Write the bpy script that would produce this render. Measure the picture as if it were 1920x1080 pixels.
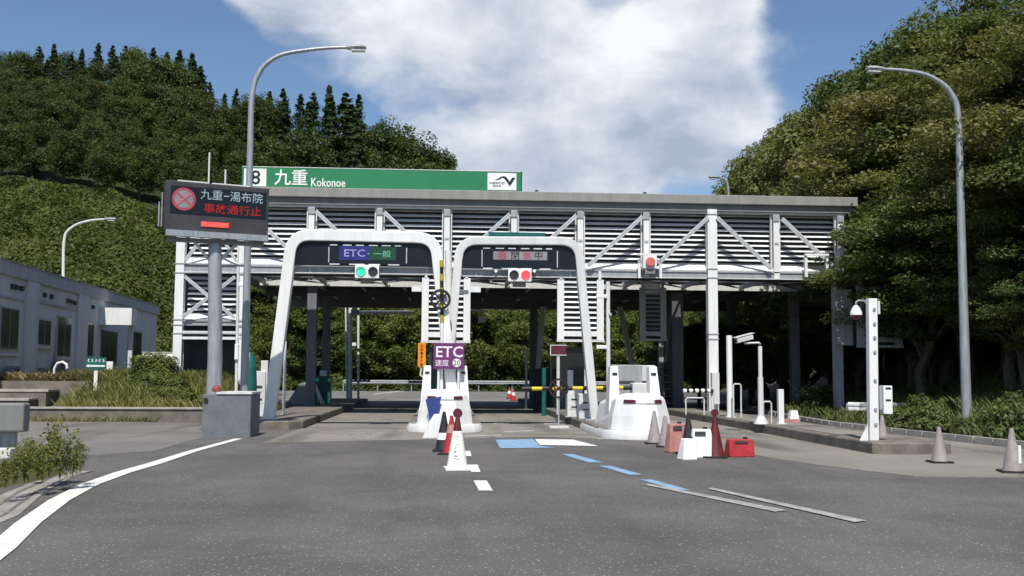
import bpy, math, random
import numpy as np
from mathutils import Vector, Matrix

for _o in list(bpy.data.objects):
    bpy.data.objects.remove(_o)
scene = bpy.context.scene
COL = scene.collection
R = math.radians
random.seed(7)

# ------------------------------------------------------------------ camera
W, H, F = 1920, 1080, 1900.0
PITCH, YAW, ROLL = math.atan(158.8 / F), math.atan(124 * 0.9965 / F), 0.0064
CAM = Vector((0, 0, 1.7))
_fw = Vector((math.sin(YAW) * math.cos(PITCH), math.cos(YAW) * math.cos(PITCH), math.sin(PITCH)))
_r0 = Vector((math.cos(YAW), -math.sin(YAW), 0))
_u0 = _r0.cross(_fw)
_rt = _r0 * math.cos(ROLL) + _u0 * math.sin(ROLL)
_up = _u0 * math.cos(ROLL) - _r0 * math.sin(ROLL)
cd = bpy.data.cameras.new("camera")
cam = bpy.data.objects.new("camera", cd)
COL.objects.link(cam)
cd.sensor_width = 36
cd.lens = 36 * F / W
cd.clip_end = 5000
cd.clip_start = 0.1
cam.matrix_world = Matrix(((_rt.x, _up.x, -_fw.x, CAM.x), (_rt.y, _up.y, -_fw.y, CAM.y),
                           (_rt.z, _up.z, -_fw.z, CAM.z), (0, 0, 0, 1)))
scene.camera = cam


def ray(px, py):
    return (_fw * F + _rt * (px - W / 2) + _up * (H / 2 - py)).normalized()


def PY(px, py, Y):
    d = ray(px, py)
    return CAM + d * (Y / d.y)


def PZ(px, py, z=0.0):
    d = ray(px, py)
    return CAM + d * ((z - CAM.z) / d.z)


# ------------------------------------------------------------------ sky, sun, exposure
SUN_EL, SUN_AZ = R(57), R(5)      # azimuth measured from straight behind the camera, to the left
SUN = Vector((-math.sin(SUN_AZ) * math.cos(SUN_EL), -math.cos(SUN_AZ) * math.cos(SUN_EL), math.sin(SUN_EL)))
scene.view_settings.view_transform = 'Standard'
scene.view_settings.look = 'None'
scene.view_settings.gamma = 1
scene.view_settings.use_curve_mapping = False
scene.view_settings.exposure = 0.38

ld = bpy.data.lights.new("sun", 'SUN')
ld.energy = 4.2
ld.angle = R(0.53)
ld.color = (1.0, 0.96, 0.89)
sun = bpy.data.objects.new("sun", ld)
COL.objects.link(sun)
sun.rotation_euler = (-SUN).to_track_quat('-Z', 'Y').to_euler()

world = bpy.data.worlds.new("World")
scene.world = world
world.use_nodes = True
nt = world.node_tree
nt.nodes.clear()


class NT:
    def __init__(s, tree):
        s.t = tree

    def n(s, kind, **kw):
        nd = s.t.nodes.new(kind)
        for k, v in kw.items():
            if k.startswith('i_'):
                key = k[2:]
                key = int(key) if key.isdigit() else key.replace('_', ' ')
                if isinstance(v, bpy.types.NodeSocket):
                    s.t.links.new(v, nd.inputs[key])
                else:
                    nd.inputs[key].default_value = v
            else:
                setattr(nd, k, v)
        return nd

    def m(s, op, a, b=None, c=None):
        nd = s.t.nodes.new('ShaderNodeMath')
        nd.operation = op
        for i, v in enumerate((a, b, c)):
            if v is None:
                continue
            if isinstance(v, bpy.types.NodeSocket):
                s.t.links.new(v, nd.inputs[i])
            else:
                nd.inputs[i].default_value = v
        return nd.outputs[0]

    def vm(s, op, a, b=None):
        nd = s.t.nodes.new('ShaderNodeVectorMath')
        nd.operation = op
        for i, v in enumerate((a, b)):
            if v is None:
                continue
            if isinstance(v, bpy.types.NodeSocket):
                s.t.links.new(v, nd.inputs[i])
            else:
                nd.inputs[i].default_value = v
        return nd

    def ss(s, v, lo, hi, a=0.0, b=1.0):
        nd = s.t.nodes.new('ShaderNodeMapRange')
        nd.interpolation_type = 'SMOOTHSTEP'
        s.t.links.new(v, nd.inputs[0])
        for i, q in enumerate((lo, hi, a, b)):
            nd.inputs[i + 1].default_value = q
        return nd.outputs[0]

    def mix(s, fac, a, b, mode='MIX'):
        nd = s.t.nodes.new('ShaderNodeMix')
        nd.data_type = 'RGBA'
        nd.blend_type = mode
        for idx, v in ((0, fac), (6, a), (7, b)):
            if isinstance(v, bpy.types.NodeSocket):
                s.t.links.new(v, nd.inputs[idx])
            elif idx == 0:
                nd.inputs[0].default_value = v
            else:
                nd.inputs[idx].default_value = (*v[:3], 1)
        return nd.outputs[2]

    def link(s, a, b):
        s.t.links.new(a, b)


g = NT(nt)
tc = g.n('ShaderNodeTexCoord')
sky = g.n('ShaderNodeTexSky', sky_type='NISHITA', sun_disc=False, sun_elevation=SUN_EL,
          sun_rotation=math.atan2(SUN.x, SUN.y), air_density=1.0, dust_density=0.4, ozone_density=4.5, altitude=200)
dirn = g.vm('NORMALIZE', tc.outputs['Generated']).outputs[0]
warp = g.n('ShaderNodeTexNoise', i_Vector=dirn, i_Scale=7.0, i_Detail=4.0)
woff = g.vm('SCALE', g.vm('SUBTRACT', warp.outputs['Color'], (0.5, 0.5, 0.5)).outputs[0])
woff.inputs[3].default_value = 0.055
dw = g.vm('ADD', dirn, woff.outputs[0]).outputs[0]
dsc = g.vm('ADD', g.vm('MULTIPLY', dw, (1.0, 1.0, 1.7)).outputs[0], (5.5, 4.1, 8.2)).outputs[0]
n1 = g.n('ShaderNodeTexNoise', i_Vector=dsc, i_Scale=4.2, i_Detail=9.0, i_Roughness=0.54)
n2 = g.n('ShaderNodeTexNoise', i_Vector=g.vm('ADD', dsc, (-0.02, 0.0, 0.06)).outputs[0], i_Scale=4.2, i_Detail=5.0, i_Roughness=0.5)
n3 = g.n('ShaderNodeTexNoise', i_Vector=dsc, i_Scale=6.5, i_Detail=9.0, i_Roughness=0.55)
wb = g.vm('SCALE', g.vm('SUBTRACT', warp.outputs['Color'], (0.5, 0.5, 0.5)).outputs[0])
wb.inputs[3].default_value = 0.03
db = g.vm('NORMALIZE', g.vm('ADD', dirn, wb.outputs[0]).outputs[0]).outputs[0]
acc = None
for (px, py, rad, wgt) in ((520, 10, 90, .8), (640, 60, 130, .9), (800, 60, 200, 1), (1000, 90, 230, 1), (1220, 70, 200, 1), (1340, 20, 70, .35),
                           (850, 220, 120, .8), (940, 230, 140, .7), (1080, 230, 150, .8), (1230, 215, 140, .8), (1350, 235, 90, .7), (1400, 200, 60, .4),
                           (900, 300, 90, .75), (1000, 340, 60, .35), (1190, 345, 50, .35), (40, 0, 60, .35), (265, 85, 45, .3),
                           (300, 130, 160, -.3), (700, 225, 50, -.5), (1500, 60, 100, -.5), (1110, 330, 45, -.25)):
    dv = ray(px, py)
    dt = g.vm('DOT_PRODUCT', db, tuple(dv)).outputs['Value']
    c0 = math.cos(rad * 1.45 / F)
    b = g.ss(dt, c0, 1.0, 0.0, wgt)
    acc = b if acc is None else g.m('ADD', acc, b)
acc = g.m('MAXIMUM', g.m('MINIMUM', acc, 1.05), -0.4)
dens = g.m('ADD', g.m('MULTIPLY', g.m('SUBTRACT', n1.outputs[0], 0.5), 2.3), g.m('MULTIPLY', acc, 0.46))
cover = g.ss(dens, 0.04, 0.50)
lit = g.m('SUBTRACT', n1.outputs[0], n2.outputs[0])
shade = g.m('ADD', g.m('MULTIPLY', lit, 2.4), g.m('MULTIPLY', g.m('SUBTRACT', n3.outputs[0], 0.5), 2.8))
shade = g.m('ADD', g.m('ADD', shade, 0.50), g.m('MULTIPLY', g.ss(dens, 0.3, 0.8), -0.22))
ccol = g.n('ShaderNodeValToRGB')
ccol.color_ramp.elements[0].position = 0.0
ccol.color_ramp.elements[0].color = (3.6, 4.2, 5.3, 1)
ccol.color_ramp.elements[1].position = 0.95
ccol.color_ramp.elements[1].color = (8.2, 8.5, 8.9, 1)
g.link(shade, ccol.inputs[0])
skyc = sky.outputs[0]
fin = g.mix(cover, skyc, ccol.outputs[0])
bg = g.n('ShaderNodeBackground', i_Strength=0.088)
g.link(fin, bg.inputs[0])
wo = g.n('ShaderNodeOutputWorld')
g.link(bg.outputs[0], wo.inputs[0])

# ------------------------------------------------------------------ materials
MATS = {}


def mat(name, col, rough=0.6, metal=0.0, var=0.12, scale=3.0, spec=0.4, dirt=None, bump=0.0, streak=False, emit=0.0, coat=0.0):
    if name in MATS:
        return MATS[name]
    m = bpy.data.materials.new(name)
    m.use_nodes = True
    q = NT(m.node_tree)
    p = m.node_tree.nodes['Principled BSDF']
    p.inputs['Roughness'].default_value = rough
    p.inputs['Metallic'].default_value = metal
    p.inputs['Specular IOR Level'].default_value = spec
    geo = q.n('ShaderNodeNewGeometry')
    pos = geo.outputs['Position']
    vec = q.vm('MULTIPLY', pos, (3.0, 3.0, 0.35)).outputs[0] if streak else pos
    nz = q.n('ShaderNodeTexNoise', i_Vector=vec, i_Scale=scale, i_Detail=5.0, i_Roughness=0.6)
    dk = tuple(c * (1 - var * 1.6) for c in col)
    lt = tuple(min(1, c * (1 + var * 0.8)) for c in col)
    c = q.mix(q.ss(nz.outputs[0], 0.3, 0.7), dk, lt)
    if dirt:
        nd = q.n('ShaderNodeTexNoise', i_Vector=vec, i_Scale=scale * 2.3, i_Detail=7.0, i_Roughness=0.65)
        c = q.mix(q.ss(nd.outputs[0], 0.52, 0.74, 0, dirt[1]), c, dirt[0])
    q.link(c, p.inputs['Base Color'])
    if bump:
        nb = q.n('ShaderNodeTexNoise', i_Vector=pos, i_Scale=scale * 12, i_Detail=4.0)
        bp = q.n('ShaderNodeBump', i_Strength=bump, i_Distance=0.02, i_Height=nb.outputs[0])
        q.link(bp.outputs[0], p.inputs['Normal'])
    if emit:
        p.inputs['Emission Color'].default_value = (*col, 1)
        p.inputs['Emission Strength'].default_value = emit
    MATS[name] = m
    return m


def leaf_mat(name, dark, light, accent=None, acc_amt=0.0, trans=0.3):
    m = bpy.data.materials.new(name)
    m.use_nodes = True
    q = NT(m.node_tree)
    m.node_tree.nodes.remove(m.node_tree.nodes['Principled BSDF'])
    out = [n for n in m.node_tree.nodes if n.type == 'OUTPUT_MATERIAL'][0]
    at = q.n('ShaderNodeAttribute', attribute_name='tone')
    oi = q.n('ShaderNodeObjectInfo')
    geo = q.n('ShaderNodeNewGeometry')
    nz = q.n('ShaderNodeTexNoise', i_Vector=geo.outputs['Position'], i_Scale=0.45, i_Detail=3.0)
    f = q.m('ADD', q.m('MULTIPLY', at.outputs['Fac'], 0.55), q.m('MULTIPLY', oi.outputs['Random'], 0.30))
    f = q.m('ADD', f, q.m('MULTIPLY', q.m('SUBTRACT', nz.outputs[0], 0.5), 0.9))
    f = q.m('ADD', f, 0.05)
    c = q.mix(f, dark, light)
    if accent:
        n2 = q.n('ShaderNodeTexNoise', i_Vector=geo.outputs['Position'], i_Scale=0.22, i_Detail=4.0)
        a = q.m('MULTIPLY', q.ss(n2.outputs[0], 0.46, 0.62), acc_amt)
        c = q.mix(a, c, accent)
    d = q.n('ShaderNodeBsdfPrincipled', i_Base_Color=c, i_Roughness=0.55)
    d.inputs['Specular IOR Level'].default_value = 0.25
    t = q.n('ShaderNodeBsdfTranslucent', i_Color=q.mix(1.0, c, (1.25, 1.35, 0.6), 'MULTIPLY'))
    mx = q.n('ShaderNodeMixShader', i_0=trans)
    q.link(d.outputs[0], mx.inputs[1])
    q.link(t.outputs[0], mx.inputs[2])
    q.link(mx.outputs[0], out.inputs[0])
    MATS[name] = m
    return m


WHITE = mat('white_paint', (.75, .75, .74), .45, var=.05, scale=1.4, dirt=((.52, .50, .45), .35), streak=True)
WHITE2 = mat('offwhite_paint', (.62, .62, .61), .5, var=.07, scale=1.4, dirt=((.45, .43, .40), .4), streak=True)
BRACE = mat('galvanised_brace', (.50, .51, .53), .45, .2, var=.10, scale=4, dirt=((.33, .32, .30), .35))
GREY = mat('grey_steel', (.34, .35, .36), .5, .1, var=.10, scale=2, dirt=((.24, .23, .21), .4), streak=True)
POLEG = mat('galvanised_pole', (.36, .38, .40), .45, .35, var=.14, scale=5, dirt=((.25, .25, .25), .4), streak=True)
FASCIA = mat('fascia_grey', (.255, .25, .235), .6, var=.08, scale=1.2, dirt=((.18, .175, .16), .5), streak=True)
FASCIA2 = mat('fascia_dark', (.20, .20, .195), .6, var=.08, scale=1.2, streak=True)
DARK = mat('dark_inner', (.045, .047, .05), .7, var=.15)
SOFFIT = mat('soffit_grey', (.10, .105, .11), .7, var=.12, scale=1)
BLACK = mat('black_panel', (.012, .013, .017), .35, var=.15, spec=.3)
SCREEN = mat('screen_glass', (.010, .013, .017), .22, var=.1, spec=.3)
RUBBER = mat('black_rubber', (.02, .02, .02), .7, var=.2)
GREEN = mat('sign_green', (.022, .20, .085), .45, var=.06, scale=.8, dirt=((.03, .17, .08), .4))
TEAL = mat('teal_plastic', (.012, .115, .095), .4, var=.15)
PURPLE = mat('sign_purple', (.14, .035, .135), .4, var=.08)
ORANGE = mat('sign_orange', (.75, .24, .01), .45, var=.08)
SIGNW = mat('sign_white', (.80, .80, .78), .4, var=.05)
INK = mat('ink_black', (.015, .015, .018), .5, var=.1)
REDINK = mat('ink_red', (.55, .02, .03), .5, var=.1)
YEL = mat('stripe_yellow', (.72, .50, .02), .5, var=.1, dirt=((.4, .3, .06), .4))
CONEG = mat('cone_faded', (.30, .27, .26), .65, var=.12, scale=7, dirt=((.42, .24, .19), .5))
CONER = mat('cone_red', (.12, .014, .016), .55, var=.2, scale=8, dirt=((.05, .02, .02), .5))
REDP = mat('red_plastic', (.40, .03, .035), .45, var=.15, scale=6, dirt=((.35, .10, .09), .5))
PINK = mat('pink_plastic', (.48, .22, .19), .55, var=.15, scale=6, dirt=((.35, .15, .12), .5))
DRED = mat('dark_red_paint', (.10, .018, .03), .45, var=.1)
BLUE = mat('blue_sheet', (.03, .05, .20), .4, var=.15)
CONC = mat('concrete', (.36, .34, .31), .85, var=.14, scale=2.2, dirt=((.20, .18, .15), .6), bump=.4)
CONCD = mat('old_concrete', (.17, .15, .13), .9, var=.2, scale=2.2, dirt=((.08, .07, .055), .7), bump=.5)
BWALL = mat('building_wall', (.58, .575, .59), .8, var=.07, scale=.7, dirt=((.46, .455, .47), .5), streak=True)
BBAND = mat('building_band', (.42, .42, .44), .8, var=.07, scale=.7, dirt=((.33, .33, .345), .5), streak=True)
GLASS = mat('window_glass', (.045, .055, .06), .12, var=.25, scale=.9, spec=.5)
CURTAIN = mat('curtain', (.22, .24, .22), .8, var=.15, scale=5)
BROWN = mat('door_brown', (.09, .065, .06), .6, var=.15)
BARK = mat('bark', (.085, .07, .055), .9, var=.3, scale=6, bump=.5)
SOIL = mat('soil', (.07, .06, .04), .95, var=.3, scale=2, dirt=((.05, .075, .025), .6))
LIT_RED = mat('lamp_red', (1.0, .05, .06), .3, emit=1.1)
LIT_GREEN = mat('lamp_green', (.04, .62, .36), .3, emit=.45)
LED_RED = mat('led_red', (.38, .012, .014), .4, emit=.10)
LED_BAR = mat('led_bar', (1.0, .06, .05), .4, emit=1.0)
LED_WHITE = mat('led_white', (.33, .40, .46), .4, emit=.12)
LED_BLUE = mat('led_blue', (.025, .025, .17), .4, emit=.05)
LED_GRN = mat('led_green', (.012, .055, .028), .4, emit=.05)
LED_LILAC = mat('led_lilac', (.30, .29, .55), .4, emit=.12)
LED_MINT = mat('led_mint', (.16, .42, .28), .4, emit=.12)
LED_GREY = mat('led_grey', (.22, .21, .22), .4, emit=.10)
LED_DRED = mat('led_dark_red', (.42, .06, .09), .4, emit=.05)
LENS_OFF = mat('lens_off', (.03, .03, .03), .25, var=.1, spec=.5)

L_HILL = leaf_mat('leaves_hill', (.016, .038, .010), (.105, .140, .034), (.125, .110, .040), .35)
L_CEDAR = leaf_mat('leaves_cedar', (.012, .030, .010), (.060, .090, .026))
L_KUDZU = leaf_mat('leaves_kudzu', (.022, .050, .010), (.130, .155, .034), (.14, .14, .04), .4, .35)
L_GREEN = leaf_mat('leaves_green', (.030, .060, .016), (.150, .180, .055), (.165, .155, .055), .4)
L_OLIVE = leaf_mat('leaves_olive', (.060, .072, .022), (.225, .220, .085), (.225, .180, .085), .55)
L_BAMBOO = leaf_mat('leaves_bamboo', (.085, .105, .030), (.240, .240, .085), None, 0, .35)
L_BANK = leaf_mat('leaves_bank', (.030, .060, .012), (.165, .195, .045), (.18, .17, .05), .45, .35)
L_SHRUB = leaf_mat('leaves_shrub', (.045, .075, .016), (.190, .205, .052), (.20, .18, .06), .4)
L_GRASS = leaf_mat('grass_blades', (.100, .120, .030), (.300, .290, .100), (.32, .27, .12), .5, .3)


def ground_mat(name, base, lo, hi, speck=0.0, big=0.25, cracks=0.0, stains=None):
    m = bpy.data.materials.new(name)
    m.use_nodes = True
    q = NT(m.node_tree)
    p = m.node_tree.nodes['Principled BSDF']
    p.inputs['Roughness'].default_value = 0.9
    p.inputs['Specular IOR Level'].default_value = 0.25
    pos = q.n('ShaderNodeNewGeometry').outputs['Position']
    a = q.n('ShaderNodeTexNoise', i_Vector=pos, i_Scale=big, i_Detail=6.0, i_Roughness=0.6)
    c = q.mix(q.ss(a.outputs[0], 0.32, 0.68), lo, hi)
    fine = q.n('ShaderNodeTexNoise', i_Vector=pos, i_Scale=38.0, i_Detail=3.0, i_Roughness=0.7)
    c = q.mix(1.0, c, q.mix(q.ss(fine.outputs[0], 0.25, 0.75), (.72, .72, .72), (1.28, 1.28, 1.28)), 'MULTIPLY')
    if speck:
        v = q.n('ShaderNodeTexVoronoi', i_Vector=pos, i_Scale=26.0)
        s1 = q.ss(v.outputs['Distance'], 0.16, 0.36, 1.0, 0.0)
        gate = q.ss(q.n('ShaderNodeTexWhiteNoise', i_Vector=v.outputs['Position']).outputs['Value'], 0.62, 0.95)
        c = q.mix(q.m('MULTIPLY', q.m('MULTIPLY', s1, gate), speck), c, (.40, .39, .37))
    if stains:
        st = q.n('ShaderNodeTexNoise', i_Vector=q.vm('MULTIPLY', pos, (1.0, .12, 1)).outputs[0], i_Scale=1.1, i_Detail=5.0)
        c = q.mix(q.ss(st.outputs[0], 0.5, 0.72, 0, stains[1]), c, stains[0])
    if cracks:
        vv = q.n('ShaderNodeTexVoronoi', feature='DISTANCE_TO_EDGE', i_Scale=0.16,
                 i_Vector=q.vm('ADD', pos, q.vm('SCALE', q.n('ShaderNodeTexNoise', i_Vector=pos, i_Scale=1.2, i_Detail=4.0).outputs['Color']).outputs[0]).outputs[0])
        c = q.mix(q.ss(vv.outputs['Distance'], 0.002, 0.009, cracks, 0.0), c, (.02, .02, .02))
    q.link(c, p.inputs['Base Color'])
    b = q.n('ShaderNodeBump', i_Strength=0.5, i_Distance=0.008, i_Height=fine.outputs[0])
    q.link(b.outputs[0], p.inputs['Normal'])
    MATS[name] = m
    return m


ASPH = ground_mat('asphalt', None, (.086, .081, .078), (.126, .119, .114), speck=.8, big=.35, cracks=.12, stains=((.070, .067, .065), .45))
ASPH2 = ground_mat('asphalt_worn', None, (.140, .133, .125), (.195, .185, .172), cracks=.25, stains=((.085, .08, .073), .6))
SLAB = ground_mat('plaza_concrete', None, (.170, .157, .138), (.235, .218, .192), cracks=.3, stains=((.085, .078, .07), .7))
EARTH = ground_mat('earth', None, (.045, .055, .020), (.085, .080, .035), big=.5)
HILLM = ground_mat('hill_soil', None, (.018, .028, .008), (.040, .050, .015), big=.2)
GUTTER = ground_mat('gutter_concrete', None, (.22, .205, .19), (.31, .29, .27), big=1.2, stains=((.12, .11, .10), .6))
PAINT = mat('road_paint', (.70, .69, .64), .7, var=.1, scale=5, dirt=((.32, .31, .29), .6))
PAINTW = mat('road_paint_worn', (.36, .35, .33), .75, var=.2, scale=6, dirt=((.115, .112, .108), 1.0))
PAINTB = mat('road_paint_blue', (.22, .36, .52), .75, var=.15, scale=3, dirt=((.15, .16, .18), .95))

# ------------------------------------------------------------------ mesh helpers


def wloc(o):
    v = Vector((0, 0, 0))
    while o is not None:
        v += o.location
        o = o.parent
    return v


class MB:
    def __init__(s):
        s.v, s.f = [], []

    def add(s, vs, fs):
        b = len(s.v)
        s.v += [tuple(v) for v in vs]
        s.f += [tuple(i + b for i in f) for f in fs]
        return s

    def box(s, c, d, rz=0.0, M=None):
        hx, hy, hz = d[0] / 2, d[1] / 2, d[2] / 2
        ca, sa = math.cos(rz), math.sin(rz)
        vs = []
        for z in (-hz, hz):
            for x, y in ((-hx, -hy), (hx, -hy), (hx, hy), (-hx, hy)):
                vs.append((c[0] + x * ca - y * sa, c[1] + x * sa + y * ca, c[2] + z))
        return s.add(vs, [(3, 2, 1, 0), (4, 5, 6, 7), (0, 1, 5, 4), (1, 2, 6, 5), (2, 3, 7, 6), (3, 0, 4, 7)])

    def b2(s, x0, x1, y0, y1, z0, z1):
        return s.box(((x0 + x1) / 2, (y0 + y1) / 2, (z0 + z1) / 2), (x1 - x0, y1 - y0, z1 - z0))

    def bar(s, p, q, w, h, ref=(0, 1, 0)):
        p, q = Vector(p), Vector(q)
        t = (q - p).normalized()
        r = Vector(ref)
        if abs(t.dot(r)) > .98:
            r = Vector((1, 0, 0))
        a = t.cross(r).normalized()
        b = a.cross(t).normalized()
        vs = []
        for o in (p, q):
            for i, j in ((-1, -1), (1, -1), (1, 1), (-1, 1)):
                vs.append(o + a * (w / 2 * i) + b * (h / 2 * j))
        return s.add(vs, [(3, 2, 1, 0), (4, 5, 6, 7), (0, 1, 5, 4), (1, 2, 6, 5), (2, 3, 7, 6), (3, 0, 4, 7)])

    def tube(s, pts, rads, seg=10):
        pts = [Vector(p) for p in pts]
        if not hasattr(rads, '__len__'):
            rads = [rads] * len(pts)
        rings = []
        prev = None
        for i, p in enumerate(pts):
            t = (pts[min(i + 1, len(pts) - 1)] - pts[max(i - 1, 0)]).normalized()
            if prev is None:
                a = t.cross(Vector((0, 1, 0)) if abs(t.y) < .9 else Vector((1, 0, 0))).normalized()
            else:
                a = (prev - t * prev.dot(t)).normalized()
            prev = a
            b = t.cross(a)
            rings.append([p + (a * math.cos(2 * math.pi * k / seg) + b * math.sin(2 * math.pi * k / seg)) * rads[i] for k in range(seg)])
        vs = [v for r in rings for v in r]
        fs = []
        for i in range(len(rings) - 1):
            for k in range(seg):
                k2 = (k + 1) % seg
                fs.append((i * seg + k, i * seg + k2, (i + 1) * seg + k2, (i + 1) * seg + k))
        fs.append(tuple(range(seg - 1, -1, -1)))
        fs.append(tuple((len(rings) - 1) * seg + k for k in range(seg)))
        return s.add(vs, fs)

    def lathe(s, c, prof, seg=16):
        vs, fs = [], []
        for r, z in prof:
            for k in range(seg):
                a = 2 * math.pi * k / seg
                vs.append((c[0] + r * math.cos(a), c[1] + r * math.sin(a), c[2] + z))
        for i in range(len(prof) - 1):
            for k in range(seg):
                k2 = (k + 1) % seg
                fs.append((i * seg + k, i * seg + k2, (i + 1) * seg + k2, (i + 1) * seg + k))
        fs.append(tuple(range(seg - 1, -1, -1)))
        fs.append(tuple((len(prof) - 1) * seg + k for k in range(seg)))
        return s.add(vs, fs)

    def loft(s, rings):
        n = len(rings[0])
        vs = [v for r in rings for v in r]
        fs = []
        for i in range(len(rings) - 1):
            for k in range(n):
                k2 = (k + 1) % n
                fs.append((i * n + k, i * n + k2, (i + 1) * n + k2, (i + 1) * n + k))
        fs.append(tuple(range(n - 1, -1, -1)))
        fs.append(tuple((len(rings) - 1) * n + k for k in range(n)))
        return s.add(vs, fs)

    def prism(s, poly, vec):
        """poly: list of 3D points (planar), extruded by vec"""
        n = len(poly)
        vec = Vector(vec)
        a = [Vector(p) for p in poly]
        return s.loft([a, [p + vec for p in a]])

    def sweep(s, pts, w, y0, y1):
        """rectangular section swept along a polyline in the XZ plane"""
        P = [Vector((p[0], 0, p[1])) for p in pts]
        rings = []
        for i, p in enumerate(P):
            t1 = (P[i] - P[i - 1]).normalized() if i > 0 else (P[1] - P[0]).normalized()
            t2 = (P[i + 1] - P[i]).normalized() if i < len(P) - 1 else t1
            t = (t1 + t2).normalized()
            nrm = Vector((-t.z, 0, t.x)) / max(.5, t.dot(t1))
            rings.append([Vector((p.x + nrm.x * w / 2, y0, p.z + nrm.z * w / 2)), Vector((p.x - nrm.x * w / 2, y0, p.z - nrm.z * w / 2)),
                          Vector((p.x - nrm.x * w / 2, y1, p.z - nrm.z * w / 2)), Vector((p.x + nrm.x * w / 2, y1, p.z + nrm.z * w / 2))])
        return s.loft(rings)

    def build(s, name, m, parent=None, smooth=False, bevel=0.0):
        me = bpy.data.meshes.new(name)
        off = wloc(parent)
        me.from_pydata([(v[0] - off.x, v[1] - off.y, v[2] - off.z) for v in s.v], [], s.f)
        me.materials.append(m)
        o = bpy.data.objects.new(name, me)
        COL.objects.link(o)
        o.parent = parent
        me.validate()
        import bmesh
        bm = bmesh.new()
        bm.from_mesh(me)
        bmesh.ops.recalc_face_normals(bm, faces=bm.faces)
        if bevel:
            bmesh.ops.bevel(bm, geom=list(bm.edges), offset=bevel, segments=2, affect='EDGES', profile=.5)
        bm.to_mesh(me)
        bm.free()
        if smooth:
            for p in me.polygons:
                p.use_smooth = True
            try:
                me.set_sharp_from_angle(angle=R(40))
            except Exception:
                pass
        return o


def tag(o, label=None, cat=None, group=None, kind=None):
    for k, v in (('label', label), ('category', cat), ('group', group), ('kind', kind)):
        if v:
            o[k] = v
    return o


def thing(name, label, cat, loc, group=None):
    o = bpy.data.objects.new(name, None)
    COL.objects.link(o)
    o.location = loc
    o.empty_display_size = .3
    return tag(o, label, cat, group)


def copy_tree(o, parent=None):
    c = o.copy()
    COL.objects.link(c)
    c.parent = parent
    for ch in list(o.children):
        copy_tree(ch, c)
    return c


def sheet(name, poly, z, m, parent=None):
    b = MB()
    b.add([(p[0], p[1], z) for p in poly], [tuple(range(len(poly)))])
    return b.build(name, m, parent)


def strip(name, pts, w, z, m, parent=None):
    """flat ribbon on the ground; pts list of (x,y), w width or list"""
    vs, fs = [], []
    n = len(pts)
    for i, p in enumerate(pts):
        a = Vector(pts[max(i - 1, 0)])
        b = Vector(pts[min(i + 1, n - 1)])
        t = (b - a).normalized()
        nn = Vector((-t.y, t.x))
        ww = w[i] if hasattr(w, '__len__') else w
        vs += [(p[0] + nn.x * ww / 2, p[1] + nn.y * ww / 2, z), (p[0] - nn.x * ww / 2, p[1] - nn.y * ww / 2, z)]
        if i:
            fs.append((2 * i - 2, 2 * i - 1, 2 * i + 1, 2 * i))
    b = MB()
    b.add(vs, fs)
    return b.build(name, m, parent)


def text(name, s, center, right, up, w, h, m, parent=None, bold=0.0, depth=0.004):
    """lettering as a mesh fitted into w x h around center, lying in plane (right, up)"""
    c = bpy.data.curves.new(name, 'FONT')
    c.body = s
    c.align_x = 'CENTER'
    c.align_y = 'CENTER'
    c.offset = bold
    c.extrude = 0.001
    c.resolution_u = 2
    t = bpy.data.objects.new(name + '_tmp', c)
    COL.objects.link(t)
    dg = bpy.context.evaluated_depsgraph_get()
    me = bpy.data.meshes.new_from_object(t.evaluated_get(dg))
    bpy.data.objects.remove(t)
    co = np.empty(len(me.vertices) * 3)
    me.vertices.foreach_get('co', co)
    co = co.reshape(-1, 3)
    mn, mx = co.min(0), co.max(0)
    co -= (mn + mx) / 2
    co[:, 0] *= w / (mx[0] - mn[0])
    co[:, 1] *= h / (mx[1] - mn[1])
    co[:, 2] *= depth / max(1e-6, mx[2] - mn[2])
    right, up = Vector(right).normalized(), Vector(up).normalized()
    nn = right.cross(up)
    B = np.array([right, up, nn])
    off = Vector(center) - wloc(parent)
    co = co @ B + np.array(off)
    me.vertices.foreach_set('co', co.ravel())
    me.materials.clear()
    me.materials.append(m)
    me.name = name
    o = bpy.data.objects.new(name, me)
    COL.objects.link(o)
    o.parent = parent
    return o


def np_mesh(name, V, Q, m, parent=None, tone=None, smooth=False):
    me = bpy.data.meshes.new(name)
    me.vertices.add(len(V))
    me.vertices.foreach_set('co', np.ascontiguousarray(V, dtype=np.float32).ravel())
    k = Q.shape[1]
    me.loops.add(Q.size)
    me.loops.foreach_set('vertex_index', Q.astype(np.int32).ravel())
    me.polygons.add(len(Q))
    me.polygons.foreach_set('loop_start', np.arange(0, Q.size, k, dtype=np.int32))
    me.update(calc_edges=True)
    if tone is not None:
        a = me.attributes.new('tone', 'FLOAT', 'POINT')
        a.data.foreach_set('value', np.ascontiguousarray(tone, dtype=np.float32))
    me.materials.append(m)
    if smooth:
        me.polygons.foreach_set('use_smooth', np.ones(len(Q), dtype=bool))
    o = bpy.data.objects.new(name, me)
    COL.objects.link(o)
    o.parent = parent
    return o


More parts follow.
